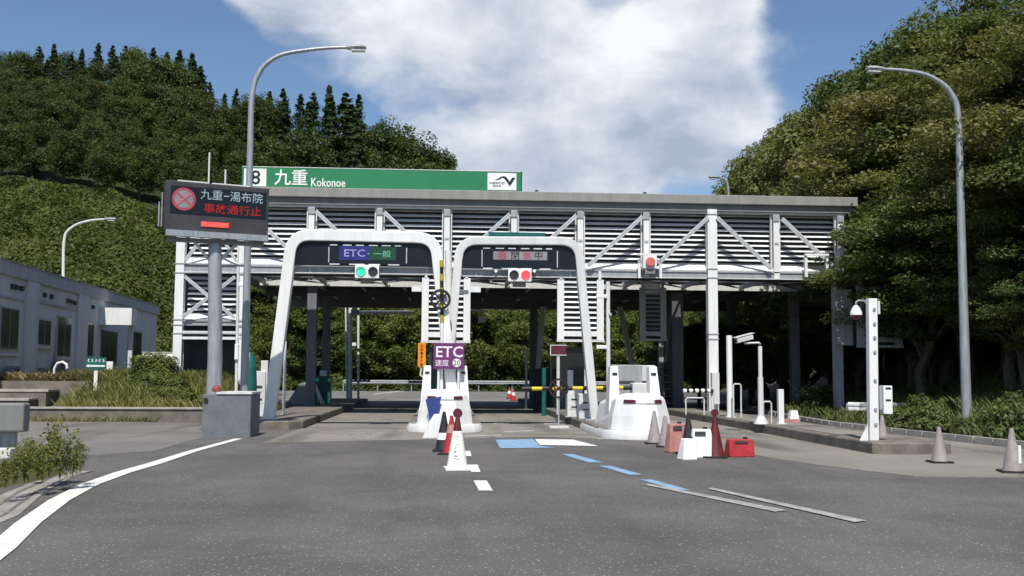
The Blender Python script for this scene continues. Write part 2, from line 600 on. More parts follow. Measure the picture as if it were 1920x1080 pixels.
def leaf_arrays(C, N, L, Wd, rng, tone=None, jitter=.35):
    """diamond leaves: centres C, rough normals N, length L, width Wd"""
    n = len(C)
    N = N + rng.normal(0, jitter, (n, 3))
    N /= np.linalg.norm(N, axis=1, keepdims=True) + 1e-9
    U = rng.normal(0, 1, (n, 3))
    U -= N * (U * N).sum(1, keepdims=True)
    U /= np.linalg.norm(U, axis=1, keepdims=True) + 1e-9
    Vv = np.cross(N, U)
    l = (L * rng.uniform(.6, 1.3, (n, 1)))
    w = (Wd * rng.uniform(.6, 1.3, (n, 1)))
    V = np.stack([C - U * l / 2, C + Vv * w / 2 - U * l * .08, C + U * l / 2 - N * l * .12, C - Vv * w / 2 - U * l * .08], 1).reshape(-1, 3)
    Q = np.arange(n * 4).reshape(-1, 4)
    if tone is None:
        tone = rng.uniform(0, 1, n)
    return V, Q, np.repeat(tone, 4)


# ------------------------------------------------------------------ terrain


def sstep(x, a, b):
    t = np.clip((x - a) / (b - a), 0, 1)
    return t * t * (3 - 2 * t)


def fnoise(X, Y, s, seed):
    rg = np.random.default_rng(seed)
    o = 0
    for k in range(7):
        a, p = rg.uniform(0, 6.28), rg.uniform(0, 6.28)
        f = s * rg.uniform(.6, 1.8)
        o = o + np.sin((X * math.cos(a) + Y * math.sin(a)) * f + p)
    return o / 7


def h_left(X, Y):
    X = np.asarray(X, float)
    Y = np.asarray(Y, float)
    foot = 68 + 25 * sstep(X, -27, -12)
    Hk = np.interp(X, [-90, -40, -27, -14, 0, 12, 30, 60], [20, 18.5, 15.5, 7.5, 4.0, 3.0, 3.0, 4])
    Hr = np.interp(X, [-90, -57, -44, -30, -16, -6, 2, 9, 20, 60], [36, 36, 36, 31, 27, 25, 20, 9, 4, 5])
    t1 = np.clip((Y - foot) / 26.0, 0, 1)
    t2 = np.clip((Y - foot - 26) / (134 - foot - 26), 0, 1)
    t3 = np.clip((Y - 134) / 60, 0, 1)
    z = Hk * (t1 ** .85) + (Hr - Hk) * t2 - 6 * t3
    return z + fnoise(X, Y, .22, 3) * .9 * np.clip(t1 * 2, 0, 1) - .25 * (t1 <= 0)


def h_right(X, Y):
    X = np.asarray(X, float)
    Y = np.asarray(Y, float)
    e = np.interp(Y, [-10, 20, 23.5, 28, 33, 40, 60, 90], [16, 14.3, 13.6, 13.1, 12.8, 13.5, 17, 22])
    d = X - e
    z = .18 * sstep(d, 0, .5) + .5 * sstep(d, 1.5, 4) + 13 * sstep(d, 4, 28) + fnoise(X, Y, .35, 9) * .25 * sstep(d, 1, 5)
    return np.where(d < 0, -.15, z)


def terrain(name, fn, x0, x1, y0, y1, st, m):
    xs = np.arange(x0, x1 + st, st)
    ys = np.arange(y0, y1 + st, st)
    X, Y = np.meshgrid(xs, ys)
    V = np.stack([X, Y, fn(X, Y)], -1).reshape(-1, 3)
    nx, ny = len(xs), len(ys)
    i = np.arange(nx * ny).reshape(ny, nx)
    Q = np.stack([i[:-1, :-1], i[:-1, 1:], i[1:, 1:], i[1:, :-1]], -1).reshape(-1, 4)
    return tag(np_mesh(name, V, Q, m, smooth=True), kind='structure')


tag(sheet('ground', [(-900, -700), (900, -700), (900, 1500), (-900, 1500)], -.06, EARTH), kind='structure')
terrain('hill_slope', h_left, -110, 62, 66, 200, 2.0, HILLM)
terrain('wooded_bank', h_right, 12.5, 75, -8, 100, .8, SOIL)

tag(sheet('road', [(-60, -8), (15, -8), (15, 20), (14.2, 30), (14.2, 40), (18, 60), (24, 92), (-45, 92), (-22, 60), (-11, 45), (-11, 34.6), (-60, 34.6)], 0, ASPH), kind='structure')
tag(sheet('side_road', [(-60, 18.6), (-8.2, 19.5), (-6.15, 22), (-6.15, 33), (-11, 34.55), (-60, 34.55)], .004, ASPH2), kind='structure')
tag(sheet('toll_plaza_pavement', [(-4.3, 24.5), (2.6, 27.2), (4.3, 26.2), (5.9, 24.0), (7.0, 19.0), (8.0, 16.6), (14.6, 16.4), (13.3, 24), (12.9, 30), (12.6, 40), (12.6, 60), (-4.3, 60)], .004, SLAB), kind='structure')
tag(sheet('exit_road_pavement', [(-10, 60.02), (12.6, 60.02), (16, 75), (20, 90), (-40, 90), (-25, 72)], .008, ASPH2), kind='structure')
# worn seams across the plaza
for k, yy in enumerate((28.2, 31.0, 34.4, 37.6)):
    tag(strip('pavement_seam', [(-4.2, yy + .2), (-1.2, yy)] if k % 2 else [(1.15, yy), (4.05, yy - .15)], .07, .008, INK), kind='structure')

# painted markings
edge = [PZ(x, y) for x, y in ((-130, 1125), (-60, 1076), (1, 1030), (52, 982), (111, 939), (167, 909.5), (231, 886.5), (289, 870))]
pts = [(p.x, p.y) for p in edge] + [(-5.3, 22.0), (-5.15, 26.0)]
tag(strip('edge_line', pts, [.27] * 8 + [.22, .2], .012, PAINT), kind='structure')


def gq(name, pxs, m, z=.010):
    return tag(sheet(name, [(PZ(x, y).x, PZ(x, y).y) for x, y in pxs], z, m), kind='structure')


gq('painted_marking', [(1003, 824), (1075, 825), (1122, 837), (1012, 835)], PAINT)
gq('painted_marking', [(929, 825), (1000, 824), (1012, 837), (1045, 840), (938, 841)], PAINTB, .009)
for x0, y0, x1, y1 in ((888, 902, 916, 921), (874, 872, 893, 886), (862, 846, 876, 856)):
    gq('lane_dash', [(x0, y0), (x0 + 14 + (y1 - y0) * .55, y0), (x1 + 8, y1), (x0 + 10, y1)], PAINT)
for k, (x0, y0, x1, y1, w0, w1) in enumerate(((1215, 908, 1475, 958, 2, 6), (1335, 916, 1625, 978, 2, 6))):
    gq('guide_line', [(x0, y0), (x1, y1), (x1 - 22, y1 + w1 * .5), (x0 - 8, y0 + w0)], PAINTW, .012 + k * .002)
for x0, y0, x1, y1 in ((1052, 852, 1105, 868), (1122, 874, 1180, 891), (1200, 900, 1268, 920)):
    gq('guide_dash', [(x0, y0), (x0 + 22, y0), (x1 + 26, y1), (x1, y1)], PAINTB, .009)
for x0, y0, x1, y1 in ((872, 817, 940, 815), (1120, 822, 1180, 821), (925, 793, 945, 792), (1020, 794, 1045, 793), (945, 809, 1000, 807), (700, 738, 760, 731)):
    gq('worn_line', [(x0, y0), (x1, y1), (x1, y1 + 2.5), (x0, y0 + 2.5)], PAINTW)
tag(strip('far_edge_line', [(-9, 70), (-2, 80), (4, 84), (16, 87)], .25, .014, PAINTW), kind='structure')

# left verge with gutter
gut = [PZ(x, y) for x, y in ((-160, 1050), (-80, 1000), (0, 968), (60, 925), (120, 897), (170, 884))]
tag(strip('gutter', [(p.x - .12, p.y + .05) for p in gut], [.62, .62, .6, .5, .4, .3], .006, GUTTER), kind='structure')
tag(strip('gutter_groove', [(p.x - .22, p.y + .08) for p in gut], .05, .012, CONCD), kind='structure')
tag(strip('gutter_groove', [(p.x + .02, p.y + .05) for p in gut], .04, .012, CONCD), kind='structure')

b = MB()
vb = [(-30, 8.5), (-9, 10.2), (-7.3, 12.3), (-6.5, 14.5), (-6.1, 16.5), (-6.3, 17.6), (-7.4, 18.2), (-30, 17.9)]
cx, cy = -9, 15
low = [(x, y, -.02) for x, y in vb]
mid = [(x + (-.25 if x > -20 else 0), y, .14) for x, y in vb]
top = [(-30, 10, .34), (-9.4, 11.5, .34), (-8.0, 13.3, .36), (-7.2, 14.8, .34), (-6.75, 16.2, .26), (-6.9, 17.0, .26), (-7.7, 17.5, .34), (-30, 17.2, .34)]
b.loft([low, mid, top])
tag(b.build('grass_verge', EARTH), kind='structure')

# ------------------------------------------------------------------ terrace, steps and bank at the left
kx = PZ(290, 800).x
tb = thing('retaining_steps', 'brown concrete steps and planter walls below the grey office', 'steps', (-20, 36, 0))
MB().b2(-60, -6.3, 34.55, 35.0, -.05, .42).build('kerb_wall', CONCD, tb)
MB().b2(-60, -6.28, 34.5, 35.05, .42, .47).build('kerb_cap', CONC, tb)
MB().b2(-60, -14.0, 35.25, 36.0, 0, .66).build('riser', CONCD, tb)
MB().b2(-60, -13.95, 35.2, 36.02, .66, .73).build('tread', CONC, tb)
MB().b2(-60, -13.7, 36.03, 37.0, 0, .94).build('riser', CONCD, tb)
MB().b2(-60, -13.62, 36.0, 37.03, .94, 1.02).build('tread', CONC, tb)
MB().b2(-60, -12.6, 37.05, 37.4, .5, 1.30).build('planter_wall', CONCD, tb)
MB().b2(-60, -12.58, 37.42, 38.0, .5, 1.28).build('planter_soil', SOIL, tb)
tag(sheet('terrace', [(-60, 37.9), (-12.7, 37.9), (-11.6, 44), (-11.6, 75), (-60, 75)], 1.30, EARTH), kind='structure')


def h_bank(X, Y):
    u = sstep(np.asarray(Y, float), 35.1, 38.5)
    v = sstep(-np.asarray(X, float), 6.4, 8.6) * (1 - .0 * u)
    w = 1 - sstep(-np.asarray(X, float), 13.4, 14.2) * (1 - sstep(np.asarray(Y, float), 37.0, 37.5)) * .9
    return (.30 + 1.0 * u) * v * w - .05 + fnoise(X, Y, 1.4, 5) * .06 * v


terrain('grass_bank', h_bank, -14.4, -6.2, 35.05, 44, .3, EARTH)

# ------------------------------------------------------------------ office building at the left
A = PY(0, 487, 38)
lo, hi = 39.0, 120.0
for _ in range(40):
    md = (lo + hi) / 2
    if PY(295, 575, md).z > A.z:
        hi = md
    else:
        lo = md
B = PY(295, 575, lo)
ZT = A.z
dirw = Vector((B.x - A.x, B.y - A.y, 0)).normalized()
A2 = Vector((A.x, A.y, 0)) - dirw * 9
Lw = (Vector((B.x, B.y, 0)) - A2).length
nrm = Vector((dirw.y, -dirw.x, 0))          # towards the road
ZB = 1.28
ob = thing('toll_office', 'long single-storey grey office with flat roof and shaded windows', 'building', (A.x, A.y, ZB))


def wp(u, out, z):
    return A2 + dirw * u + nrm * out + Vector((0, 0, z))


def wu(px, py):
    d = ray(px, py)
    t = (Vector((A.x, A.y, 0)) - Vector((CAM.x, CAM.y, 0))).dot(nrm) / d.dot(nrm)
    p = CAM + d * t
    return (p - A2).dot(dirw), p.z


def wbox(u0, u1, o0, o1, z0, z1, name, m, parent):
    b = MB()
    vs = [wp(u, o, z) for z in (z0, z1) for u, o in ((u0, o0), (u1, o0), (u1, o1), (u0, o1))]
    b.add(vs, [(3, 2, 1, 0), (4, 5, 6, 7), (0, 1, 5, 4), (1, 2, 6, 5), (2, 3, 7, 6), (3, 0, 4, 7)])
    return b.build(name, m, parent)


BH = wu(0, 513)[1]
wbox(0, Lw, -9, 0, ZB - .3, BH, 'wall', BWALL, ob)
wbox(-.1, Lw + .12, -9.1, .12, BH, ZT, 'parapet', BBAND, ob)
wbox(-.14, Lw + .16, -9.14, .16, ZT, ZT + .05, 'coping', CONC, ob)
for (x0, x1, yt, yb) in ((-95, -40, 545, 662), (0, 35, 576, 663), (70, 95, 598, 650), (107, 133, 593, 671), (163, 175, 603, 670), (240, 265, 621, 686)):
    u0, zt = wu(x0, yt)
    u1, _ = wu(x1, yt)
    zb = wu((x0 + x1) / 2, yb)[1]
    zt = wu((x0 + x1) / 2, yt)[1]
    fr = wbox(u0, u1, .005, .05, zb, zt, 'window', GREY, ob)
    mid = (u0 + u1) / 2
    for a0, a1 in ((u0 + .07, mid - .03), (mid + .03, u1 - .07)):
        wbox(a0, a1, .048, .056, zb + .08, zt - .07, 'pane', GLASS, fr)
    wbox(u0 - .1, u1 + .1, .005, .14, zb - .08, zb - .004, 'sill', BWALL, fr)
for x0, x1 in ((46, 68), (143, 162)):
    u0, _ = wu(x0, 600)
    u1, _ = wu(x1, 600)
    wbox(u0, u1, .004, .10, ZB - .2, BH - .004, 'pilaster', BWALL, ob)
for x0, x1, y in ((-60, 44, 553), (70, 142, 567)):
    u0, _ = wu(x0, y)
    u1, _ = wu(x1, y)
    z = wu(20 if x0 < 0 else 100, 556 if x0 < 0 else 570)[1]
    wbox(u0, u1, .004, .07, z - .08, z, 'lintel_band', BBAND, ob)
for x, y in ((22, 537), (29, 539), (39, 541), (82, 553), (95, 556), (126, 564), (132, 566), (139, 568), (173, 576)):
    u, z = wu(x, y)
    wbox(u - .14, u + .14, .004, .10, z - .09, z + .09, 'vent_cowl', DARK, ob)
u, z = wu(103, 640)
wbox(u - .04, u + .04, .004, .08, ZB, z + .6, 'drainpipe', GREY, ob)
# porch
u0, _ = wu(186, 590)
u1 = u0 + 1.1
zc0, zc1 = PY(217, 609, (wp(u0, 0, 0)).y).z, PY(217, 577, (wp(u0, 0, 0)).y).z
wbox(u0, u1, .01, 1.55, zc0, zc1, 'porch_canopy', WHITE, ob)
wbox(u1 - .3, u1 - .1, 1.25, 1.45, ZB, zc0, 'porch_post', BWALL, ob)
u1 = u0 + 4.2
d = wbox(u0 + .5, u1 - .6, .012, .05, ZB, zc0 - .25, 'entrance_door', BROWN, ob)
wbox(u0 + .7, u0 + 1.9, .052, .06, ZB + .9, zc0 - .45, 'pane', GLASS, d)
wbox(u0 + 2.1, u1 - .8, .052, .06, ZB + .3, zc0 - .45, 'pane', GLASS, d)
for px, hh, ww in ((42 / 4.8 + 0, .55, .7), (68, .5, .5), (98, .8, .6)):
    u, _ = wu(px, 700)
    e = thing('wall_vent_box', 'dark square unit standing against the grey office wall, %s' % {.55: 'by the left frame edge', .5: 'between the first and second window', .8: 'beside the drainpipe'}[hh], 'utility box', wp(u, .2, ZB))
    wbox(u - ww / 2, u + ww / 2, .13, .42, ZB, ZB + hh, 'case', FASCIA2, e)
    wbox(u - ww / 2 + .06, u + ww / 2 - .06, .421, .43, ZB + .08, ZB + hh - .08, 'grille', DARK, e)
p = PY(114, 705, 40)
o = MB().tube([(p.x - .25, p.y, 1.28), (p.x - .25, p.y, 1.75), (p.x - .15, p.y, 1.95), (p.x + .05, p.y, 2.0), (p.x + .2, p.y, 1.9), (p.x + .22, p.y, 1.75)], .05, 8).build('vent_pipe', WHITE, None, True)
tag(o, 'white hooked vent pipe in the planter bed before the office', 'pipe')

# shed roof beside office
sx = PY(316, 690, 50)
sh = thing('low_shed', 'low shed with slatted grey lean-to roof behind the round shrubs', 'shed', (sx.x, 50, 1.3))
MB().b2(sx.x - 1.0, sx.x + 1.3, 50.2, 52.5, 1.2, 2.0).build('wall', GREY, sh)
for k in range(4):
    z0, z1 = 1.72 + k * .2, 1.72 + k * .2 + .19
    y0 = 49.4 + k * .22
    MB().prism([(sx.x - 1.3, y0, z0), (sx.x + 1.5, y0, z0), (sx.x + 1.5, y0 + .22, z1), (sx.x - 1.3, y0 + .22, z1)], (0, .03, -.05)).build('roof_panel', WHITE2, sh)
MB().b2(sx.x - 1.35, sx.x + 1.55, 50.25, 50.45, 2.52, 2.6).build('ridge_cap', CONC, sh)

# potted plants / porch clutter
p = PY(215, 705, 41.5)
for k, (dx, hh, lb) in enumerate(((-.5, .3, 'leftmost short white'), (-.1, .38, 'pink'), (.35, .34, 'right-hand short white'), (.75, .5, 'tall grey'))):
    pt = thing('flower_pot', lb + ' flower pot beside the office porch', 'flower pot', (p.x + dx, 41.5 + .1 * k, 1.28), 'pots by the porch')
    MB().lathe((p.x + dx, 41.5 + .1 * k, 1.28), [(.11, 0), (.17, hh), (.15, hh), (.14, hh - .03)], 10).build('pot', (SIGNW, PINK, SIGNW, GREY)[k], pt, True)
    rg_ = np.random.default_rng(200 + k)
    C_ = rg_.normal(0, .09, (60, 3)) + np.array([0, 0, hh + .12])
    V_, Q_, T_ = leaf_arrays(C_, np.tile([0, -.2, .8], (60, 1)), .09, .06, rg_)
    np_mesh('foliage', V_, Q_, L_GREEN, pt, T_)
p2 = PY(205, 690, 42)
nb = thing('notice_box', 'small white notice box beside the porch behind the green sign', 'notice board', (p2.x, 42, 1.3))
MB().b2(p2.x - .02, p2.x + .02, 41.98, 42.02, 1.28, 1.8).build('post', GREY, nb)
MB().b2(p2.x - .16, p2.x + .16, 41.9, 42.0, 1.72, 2.05).build('board', SIGNW, nb)

# ------------------------------------------------------------------ toll gate canopy
YF = 39.5
cn = thing('toll_gate_canopy', 'white steel toll gate canopy with louvred front truss and grey roof', 'toll gate', (0, YF, 0))
BAY = 2.6
XL, XR = -10.1, 6 * BAY + .25
ZTOP, ZB1, ZB2, ZS0, ZS1, ZC0, ZC1 = 8.72, 8.36, 8.10, 6.10, 5.78, 5.72, 5.42
MB().b2(XL - .3, XR + .4, 38.78, 41.4, ZB1, ZTOP).build('roof_fascia', FASCIA, cn, bevel=.02)
MB().b2(XL - .1, XR + .2, 38.93, 41.2, ZB2, ZB1 - .003).build('lower_fascia', FASCIA2, cn)
MB().b2(XL, XR, 39.04, 39.12, ZB2 - .09, ZB2 - .003).build('top_rail', WHITE2, cn)
MB().b2(XL, XR, 39.95, 40.05, ZC1, ZB2 - .01).build('shade_backing', DARK, cn)  # added dark sheet, stands in for the shaded inside of the truss
MB().b2(XL, -7.95, 39.95, 40.0, 1.3, ZC1 - .01).build('shade_backing', DARK, cn)  # same added dark sheet for the shade inside the tower
# sill and bottom chord, bay by bay
bays = [(-3 + k) * BAY for k in range(9)]
for k, x in enumerate(bays):
    MB().prism([(x + .06, 39.62, ZS0), (x + .06, 39.08, ZS1), (x + BAY - .06, 39.08, ZS1), (x + BAY - .06, 39.62, ZS0)], (0, .02, -.05)).build('sill_panel', WHITE, cn)
b = MB()
b.b2(XL, XR, 38.98, 39.22, ZC0 - .05, ZC0)
b.b2(XL, XR, 39.02, 39.06, ZC1 + .04, ZC0 - .05)
b.b2(XL, XR, 38.98, 39.22, ZC1, ZC1 + .04)
b.build('bottom_chord', GREY, cn)
MB().b2(XL, XR, 38.965, 38.978, ZC1 + .001, ZC1 + .035).build('chord_edge', WHITE2, cn)

sl = MB()
t = .012
hw = BAY / 2 - .13
ring = [(-.066, -.050), (.066, .050), (.060, .062), (-.072, -.038)]
sl.loft([[(-hw, y, z) for y, z in ring], [(hw, y, z) for y, z in ring]])
s0 = sl.build('slat', WHITE, None)
smesh = s0.data
bpy.data.objects.remove(s0)


def slat(mesh, parent, x, y, z):
    o = bpy.data.objects.new('slat', mesh)
    COL.objects.link(o)
    o.parent = parent
    w_ = wloc(parent)
    o.location = (x - w_.x, y - w_.y, z - w_.z)


NS = 10
for x in bays:
    for k in range(NS):
        slat(smesh, cn, x + BAY / 2, 39.45, 8.0 - k * .198)


def slat_mesh(half, m=WHITE, d=1.0):
    b = MB()
    b.loft([[(-half, y * d, z * d) for y, z in ring], [(half, y * d, z * d) for y, z in ring]])
    o = b.build('slat', m, None)
    me = o.data
    bpy.data.objects.remove(o)
    return me


for k in range(10):       # posts of the front truss
    x = (-3 + k) * BAY
    if k == 7:
        continue
    p = MB().b2(x - .11, x + .11, 38.98, 39.2, ZC1 + .02 if k not in (0,) else 1.2, ZB2 - .1).build('truss_post', WHITE, cn)
    b = MB()
    for sx_ in (-1, 1):
        b.b2(x + sx_ * .17 - .025, x + sx_ * .17 + .025, 39.1, 39.24, ZS1 + .1, ZB2 - .1)
    b.build('post_flange', WHITE2, p)
    b = MB()
    b.b2(x - .13, x + .13, 38.94, 38.975, ZB2 - .36, ZB2 - .12)
    b.build('gusset', GREY, p)
    MB().b2(x - .08, x + .08, 38.955, 38.975, 6.82, 6.9).build('splice_plate', BRACE, p)


def brace(xa, za, xb, zb, y=38.84, w=.15, parent=cn):
    b = MB()
    b.bar((xa, y, za), (xb, y, zb), w, .10)
    o = b.build('brace', BRACE, parent)
    dx, dz = xb - xa, zb - za
    L = math.hypot(dx, dz)
    nx, nz = -dz / L, dx / L
    if nz < 0:
        nx, nz = -nx, -nz
    b = MB()
    b.bar((xa + nx * .045, y - .056, za + nz * .045), (xb + nx * .045, y - .056, zb + nz * .045), .035, .012)
    b.build('flange', WHITE2, o)
    return o


for k, dr in ((0, 1), (1, 1), (2, 1), (4, -1), (5, -1), (6, -1), (7, -1), (7, 1), (8, 1)):
    x = (-3 + k) * BAY
    brace(x + dr * .18, ZB2 - .28, x + dr * (BAY - .28), ZS1 + .06)
# main column on third island
x = 4 * BAY
c = MB().b2(x - .19, x + .19, 38.86, 39.24, .25, ZB2 + .06).build('main_column', WHITE, cn, bevel=.015)
for z in (3.25, 3.05, 5.45, 5.8, ZB2 - .14):
    MB().b2(x - .215, x + .215, 38.84, 39.26, z - .02, z + .02).build('splice_band', GREY, c)
MB().b2(x - .14, x + .14, 38.6, 38.85, .55, 1.75).build('junction_box', WHITE2, c)

# left louvred tower
tx0, tx1 = XL + .0, -7.8
MB().b2(tx0 - .15, tx0 + .17, 38.95, 39.25, 1.0, ZB2 - .1).build('tower_post', WHITE, cn)
tm = slat_mesh((tx1 - tx0) / 2 - .2)
xm = (tx0 + tx1) / 2 + .02
for k in range(10):
    slat(tm, cn, xm, 39.5, 8.0 - k * .198)
for k in range(8):
    slat(tm, cn, xm, 39.5, 5.25 - k * .2)
for z0, z1, m in ((ZC1 + .0, ZC0 + .02, GREY), (3.42, 3.62, GREY), (3.08, 3.2, WHITE2), (2.88, 3.0, WHITE)):
    MB().b2(tx0 + .17, tx1 - .12, 39.0, 39.2, z0 + .002, z1).build('tower_beam', m, cn)
MB().prism([(tx0 + .18, 39.62, 6.1), (tx0 + .18, 39.1, 5.78), (tx1 - .13, 39.1, 5.78), (tx1 - .13, 39.62, 6.1)], (0, .02, -.05)).build('sill_panel', WHITE, cn)
MB().prism([(tx0 + .18, 39.55, 3.86), (tx0 + .18, 39.1, 3.64), (tx1 - .13, 39.1, 3.64), (tx1 - .13, 39.55, 3.86)], (0, .02, -.05)).build('sill_panel', WHITE, cn)
brace(tx0 + .22, 5.25, tx1 - .18, 3.7, 38.92, .12)
brace(tx1 - .18, 5.25, tx0 + .22, 3.7, 38.80, .12)
brace(tx0 + .22, 5.85, tx0 + .95, 6.9, 38.92, .10)
brace(tx1 - .18, 5.85, tx1 - .85, 6.9, 38.92, .10)
for z in (5.75, 5.4, 3.62, 3.42, 3.1):
    MB().b2(tx0 - .2, tx1 + .16, 38.93, 38.948, z - .018, z + .018).build('splice_band', GREY, cn)
MB().b2(tx0 + .3, tx1 - .2, 40.1, 40.15, 1.2, 2.88).build('recess_shade', DARK, cn)  # dark sheet painted in for the shade of the lower opening

# louvred boxes hung over the islands


def louvre_box(cx, y0, z0, z1, w, depth, n, arms=False, frame=WHITE, slatm=WHITE):
    hw_ = w / 2
    b = MB()
    for sx_ in (-1, 1):
        b.b2(cx + sx_ * hw_ - .13, cx + sx_ * hw_ + .13, y0 - .08, y0 + .08, z0, z1 + .12)
        b.b2(cx + sx_ * (hw_ - .02) - .05, cx + sx_ * (hw_ - .02) + .05, y0 - .1, y0 + .1, z1 + .12, z1 + .45)
    b.b2(cx - hw_ + .13, cx + hw_ - .13, y0 - .06, y0 + .06, z0 + .12, z0 + .32)
    b.b2(cx - hw_ + .13, cx + hw_ - .13, y0 - .05, y0 + .05, z1 - .02, z1 + .06)
    fr = b.build('louvre_box_frame', frame, cn)
    MB().b2(cx - hw_ - .15, cx + hw_ + .15, y0 - .12, y0 + .1, z0 - .1, z0 - .003).build('base_rail', WHITE2 if frame is WHITE else frame, fr)
    MB().b2(cx - hw_ + .05, cx + hw_ - .05, y0 + .25, y0 + depth, z0 + .02, z1 + .4).build('shade_core', DARK, fr)  # dark fill stands in for the shade behind the slats
    sm = slat_mesh(hw_ - .14, slatm, .9)
    for k in range(n):
        slat(sm, fr, cx, y0 + .06, z0 + .45 + k * (z1 - z0 - .6) / (n - 1))
    if arms:
        for sx_ in (-1, 1):
            MB().b2(*sorted((cx + sx_ * (hw_ + .135), cx + sx_ * (hw_ + .52))), y0 - .12, y0 + .08, z1 - .42, z1 - .2).build('side_arm', WHITE, fr)
    return fr


louvre_box(0, 39.0, 2.92, 5.2, 1.6, 1.3, 9, True)
louvre_box(5.2, 39.0, 3.0, 5.2, 1.55, 1.3, 9)
lb = louvre_box(16.75, 38.2, 2.85, 5.05, 1.5, 1.2, 9, False, GREY, GREY)  # grey instead of white puts the shade into this box's colour
louvre_box(8.95, 43.4, 3.2, 5.3, .9, 1.2, 9, False, GREY, GREY)  # shaded box too, its shade painted as grey
MB().b2(15.25, 15.55, 38.86, 39.2, .2, ZC1).build('column', GREY, cn)
MB().b2(15.2, 15.9, 38.7, 38.76, 2.85, 5.05).build('side_panel', GREY, cn)
# steps up behind the third island
for k in range(7):
    MB().b2(9.0, 10.0, 44.0 + k * .26, 44.3 + k * .26, .4 + k * .3, .45 + k * .3).build('stair_tread', SOFFIT, cn)
MB().b2(9.75, 9.95, 45.9, 46.2, .25, 5.4).build('column', GREY, cn)
MB().b2(10.0, 10.5, 44.3, 46.0, .25, 5.3).build('service_panel', SOFFIT, cn)

# bracing plane behind the truss, rear soffit
for k in range(10):
    x = (-4 + k) * BAY
    if x < XL:
        continue
    MB().b2(x - .07, x + .07, 40.62, 43.95, 5.44, 5.62).build('tie_beam', GREY, cn)
for k in range(9):
    x = (-3 + k) * BAY
    MB().bar((x + .1, 40.7, 5.5), (x + BAY - .1, 43.9, 5.5), .08, .06, (0, 0, 1)).build('cross_tie', GREY, cn)
    MB().bar((x + BAY - .1, 40.7, 5.57), (x + .1, 43.9, 5.57), .08, .06, (0, 0, 1)).build('cross_tie', GREY, cn)
MB().b2(-8.0, XR, 44.0, 44.16, 5.38, 5.62).build('rear_beam', WHITE2, cn)
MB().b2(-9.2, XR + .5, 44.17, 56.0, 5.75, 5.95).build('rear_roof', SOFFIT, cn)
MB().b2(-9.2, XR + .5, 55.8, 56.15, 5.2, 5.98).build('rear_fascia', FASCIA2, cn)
MB().b2(-8.8, XR, 49.9, 50.1, 5.35, 5.74).build('rear_beam', SOFFIT, cn)
for k in range(13):
    x = -7.8 + k * 1.95
    MB().b2(x - .05, x + .05, 44.2, 55.7, 5.60, 5.745).build('rib', GREY, cn)
for px, Y in ((583, 44.4), (611, 53.5), (1000, 53.5), (1372, 53.0), (1490, 46.0)):
    p = PY(px, 700, Y)
    MB().b2(p.x - .2, p.x + .2, Y - .2, Y + .2, 0, 5.74).build('rear_column', mat('column_shaded', (.17, .18, .205), .6, var=.1, scale=1.5, streak=True), cn, bevel=.02)  # columns in canopy shade, the shade put into a darker colour
# antennas on the roof by the tower
for px, y0, y1 in ((393, 336, 286), (423, 336, 318)):
    p = PY(px, y1, 40.5)
    a = MB().tube([(p.x, 40.5, ZTOP - .02), (p.x, 40.5, p.z)], .035, 8).build('roof_antenna', WHITE2, None, True)
    tag(a, '%s white rod antenna on the roof behind the dark message board' % ('tall' if y1 < 300 else 'short'), 'antenna')
# small junction boxes on roof edge
for k, px in enumerate((1006, 1209)):
    p = PY(px, 362, 39.2)
    e = thing('roof_fitting', 'small black fitting on the roof edge %s' % ('just right of the green sign' if k == 0 else 'above the single red lamp'), 'fitting', (p.x, 39.2, ZTOP))
    MB().lathe((p.x, 39.2, ZTOP), [(.05, 0), (.05, .05), (.08, .06), (.06, .13)], 8).build('cap', INK, e)
    MB().b2(p.x - .12, p.x + .12, 39.1, 39.3, ZTOP - .002, ZTOP + .02).build('base', INK, e)

# red lamp box on truss
p = PY(1218, 492, 38.7)
e = thing('lane_closed_lamp', 'white box with a single red lamp on the louvred truss', 'signal', (p.x, 38.7, p.z))
MB().b2(p.x - .27, p.x + .27, 38.6, 38.85, p.z - .25, p.z + .27).build('housing', WHITE, e, bevel=.02)
MB().b2(p.x - .46, p.x + .46, 38.6, 38.8, p.z + .272, p.z + .34).build('top_bar', WHITE, e)
for sx_ in (-1, 1):
    MB().b2(p.x + sx_ * .42 - .05, p.x + sx_ * .42 + .05, 38.62, 38.7, p.z - .62, p.z - .05).build('bracket', WHITE, e)
    MB().b2(*sorted((p.x + sx_ * .275, p.x + sx_ * .47)), 38.66, 38.76, p.z - .05, p.z + .12).build('clamp', GREY, e)
lam = MB().tube([(p.x, 38.58, p.z), (p.x, 38.5, p.z)], .185, 20).build('lens_ring', mat('lens_ring_paint', (.45, .28, .26), .5), e, True)
MB().tube([(p.x, 38.5, p.z), (p.x, 38.48, p.z)], .15, 20).build('lens', mat('lens_pale_red', (.62, .13, .12), .35, emit=.12), lam, True)
MB().b2(p.x - .2, p.x + .2, 38.62, 38.9, p.z - .45, p.z - .252).build('mount', FASCIA2, e)
p = PY(1530, 500, 38.75)
e = thing('truss_bracket', 'empty white lamp bracket on the truss near its right end', 'bracket', (p.x, 38.75, p.z))
for sx_ in (-1, 1):
    MB().b2(p.x + sx_ * .42 - .05, p.x + sx_ * .42 + .05, 38.66, 38.8, p.z - .42, p.z + .5).build('upright', WHITE, e)
MB().b2(p.x - .47, p.x + .47, 38.6, 38.655, p.z + .42, p.z + .5).build('cross_bar', WHITE, e)
MB().b2(p.x - .36, p.x + .36, 38.66, 38.75, p.z - .08, p.z + .02).build('cross_bar', DARK, e)

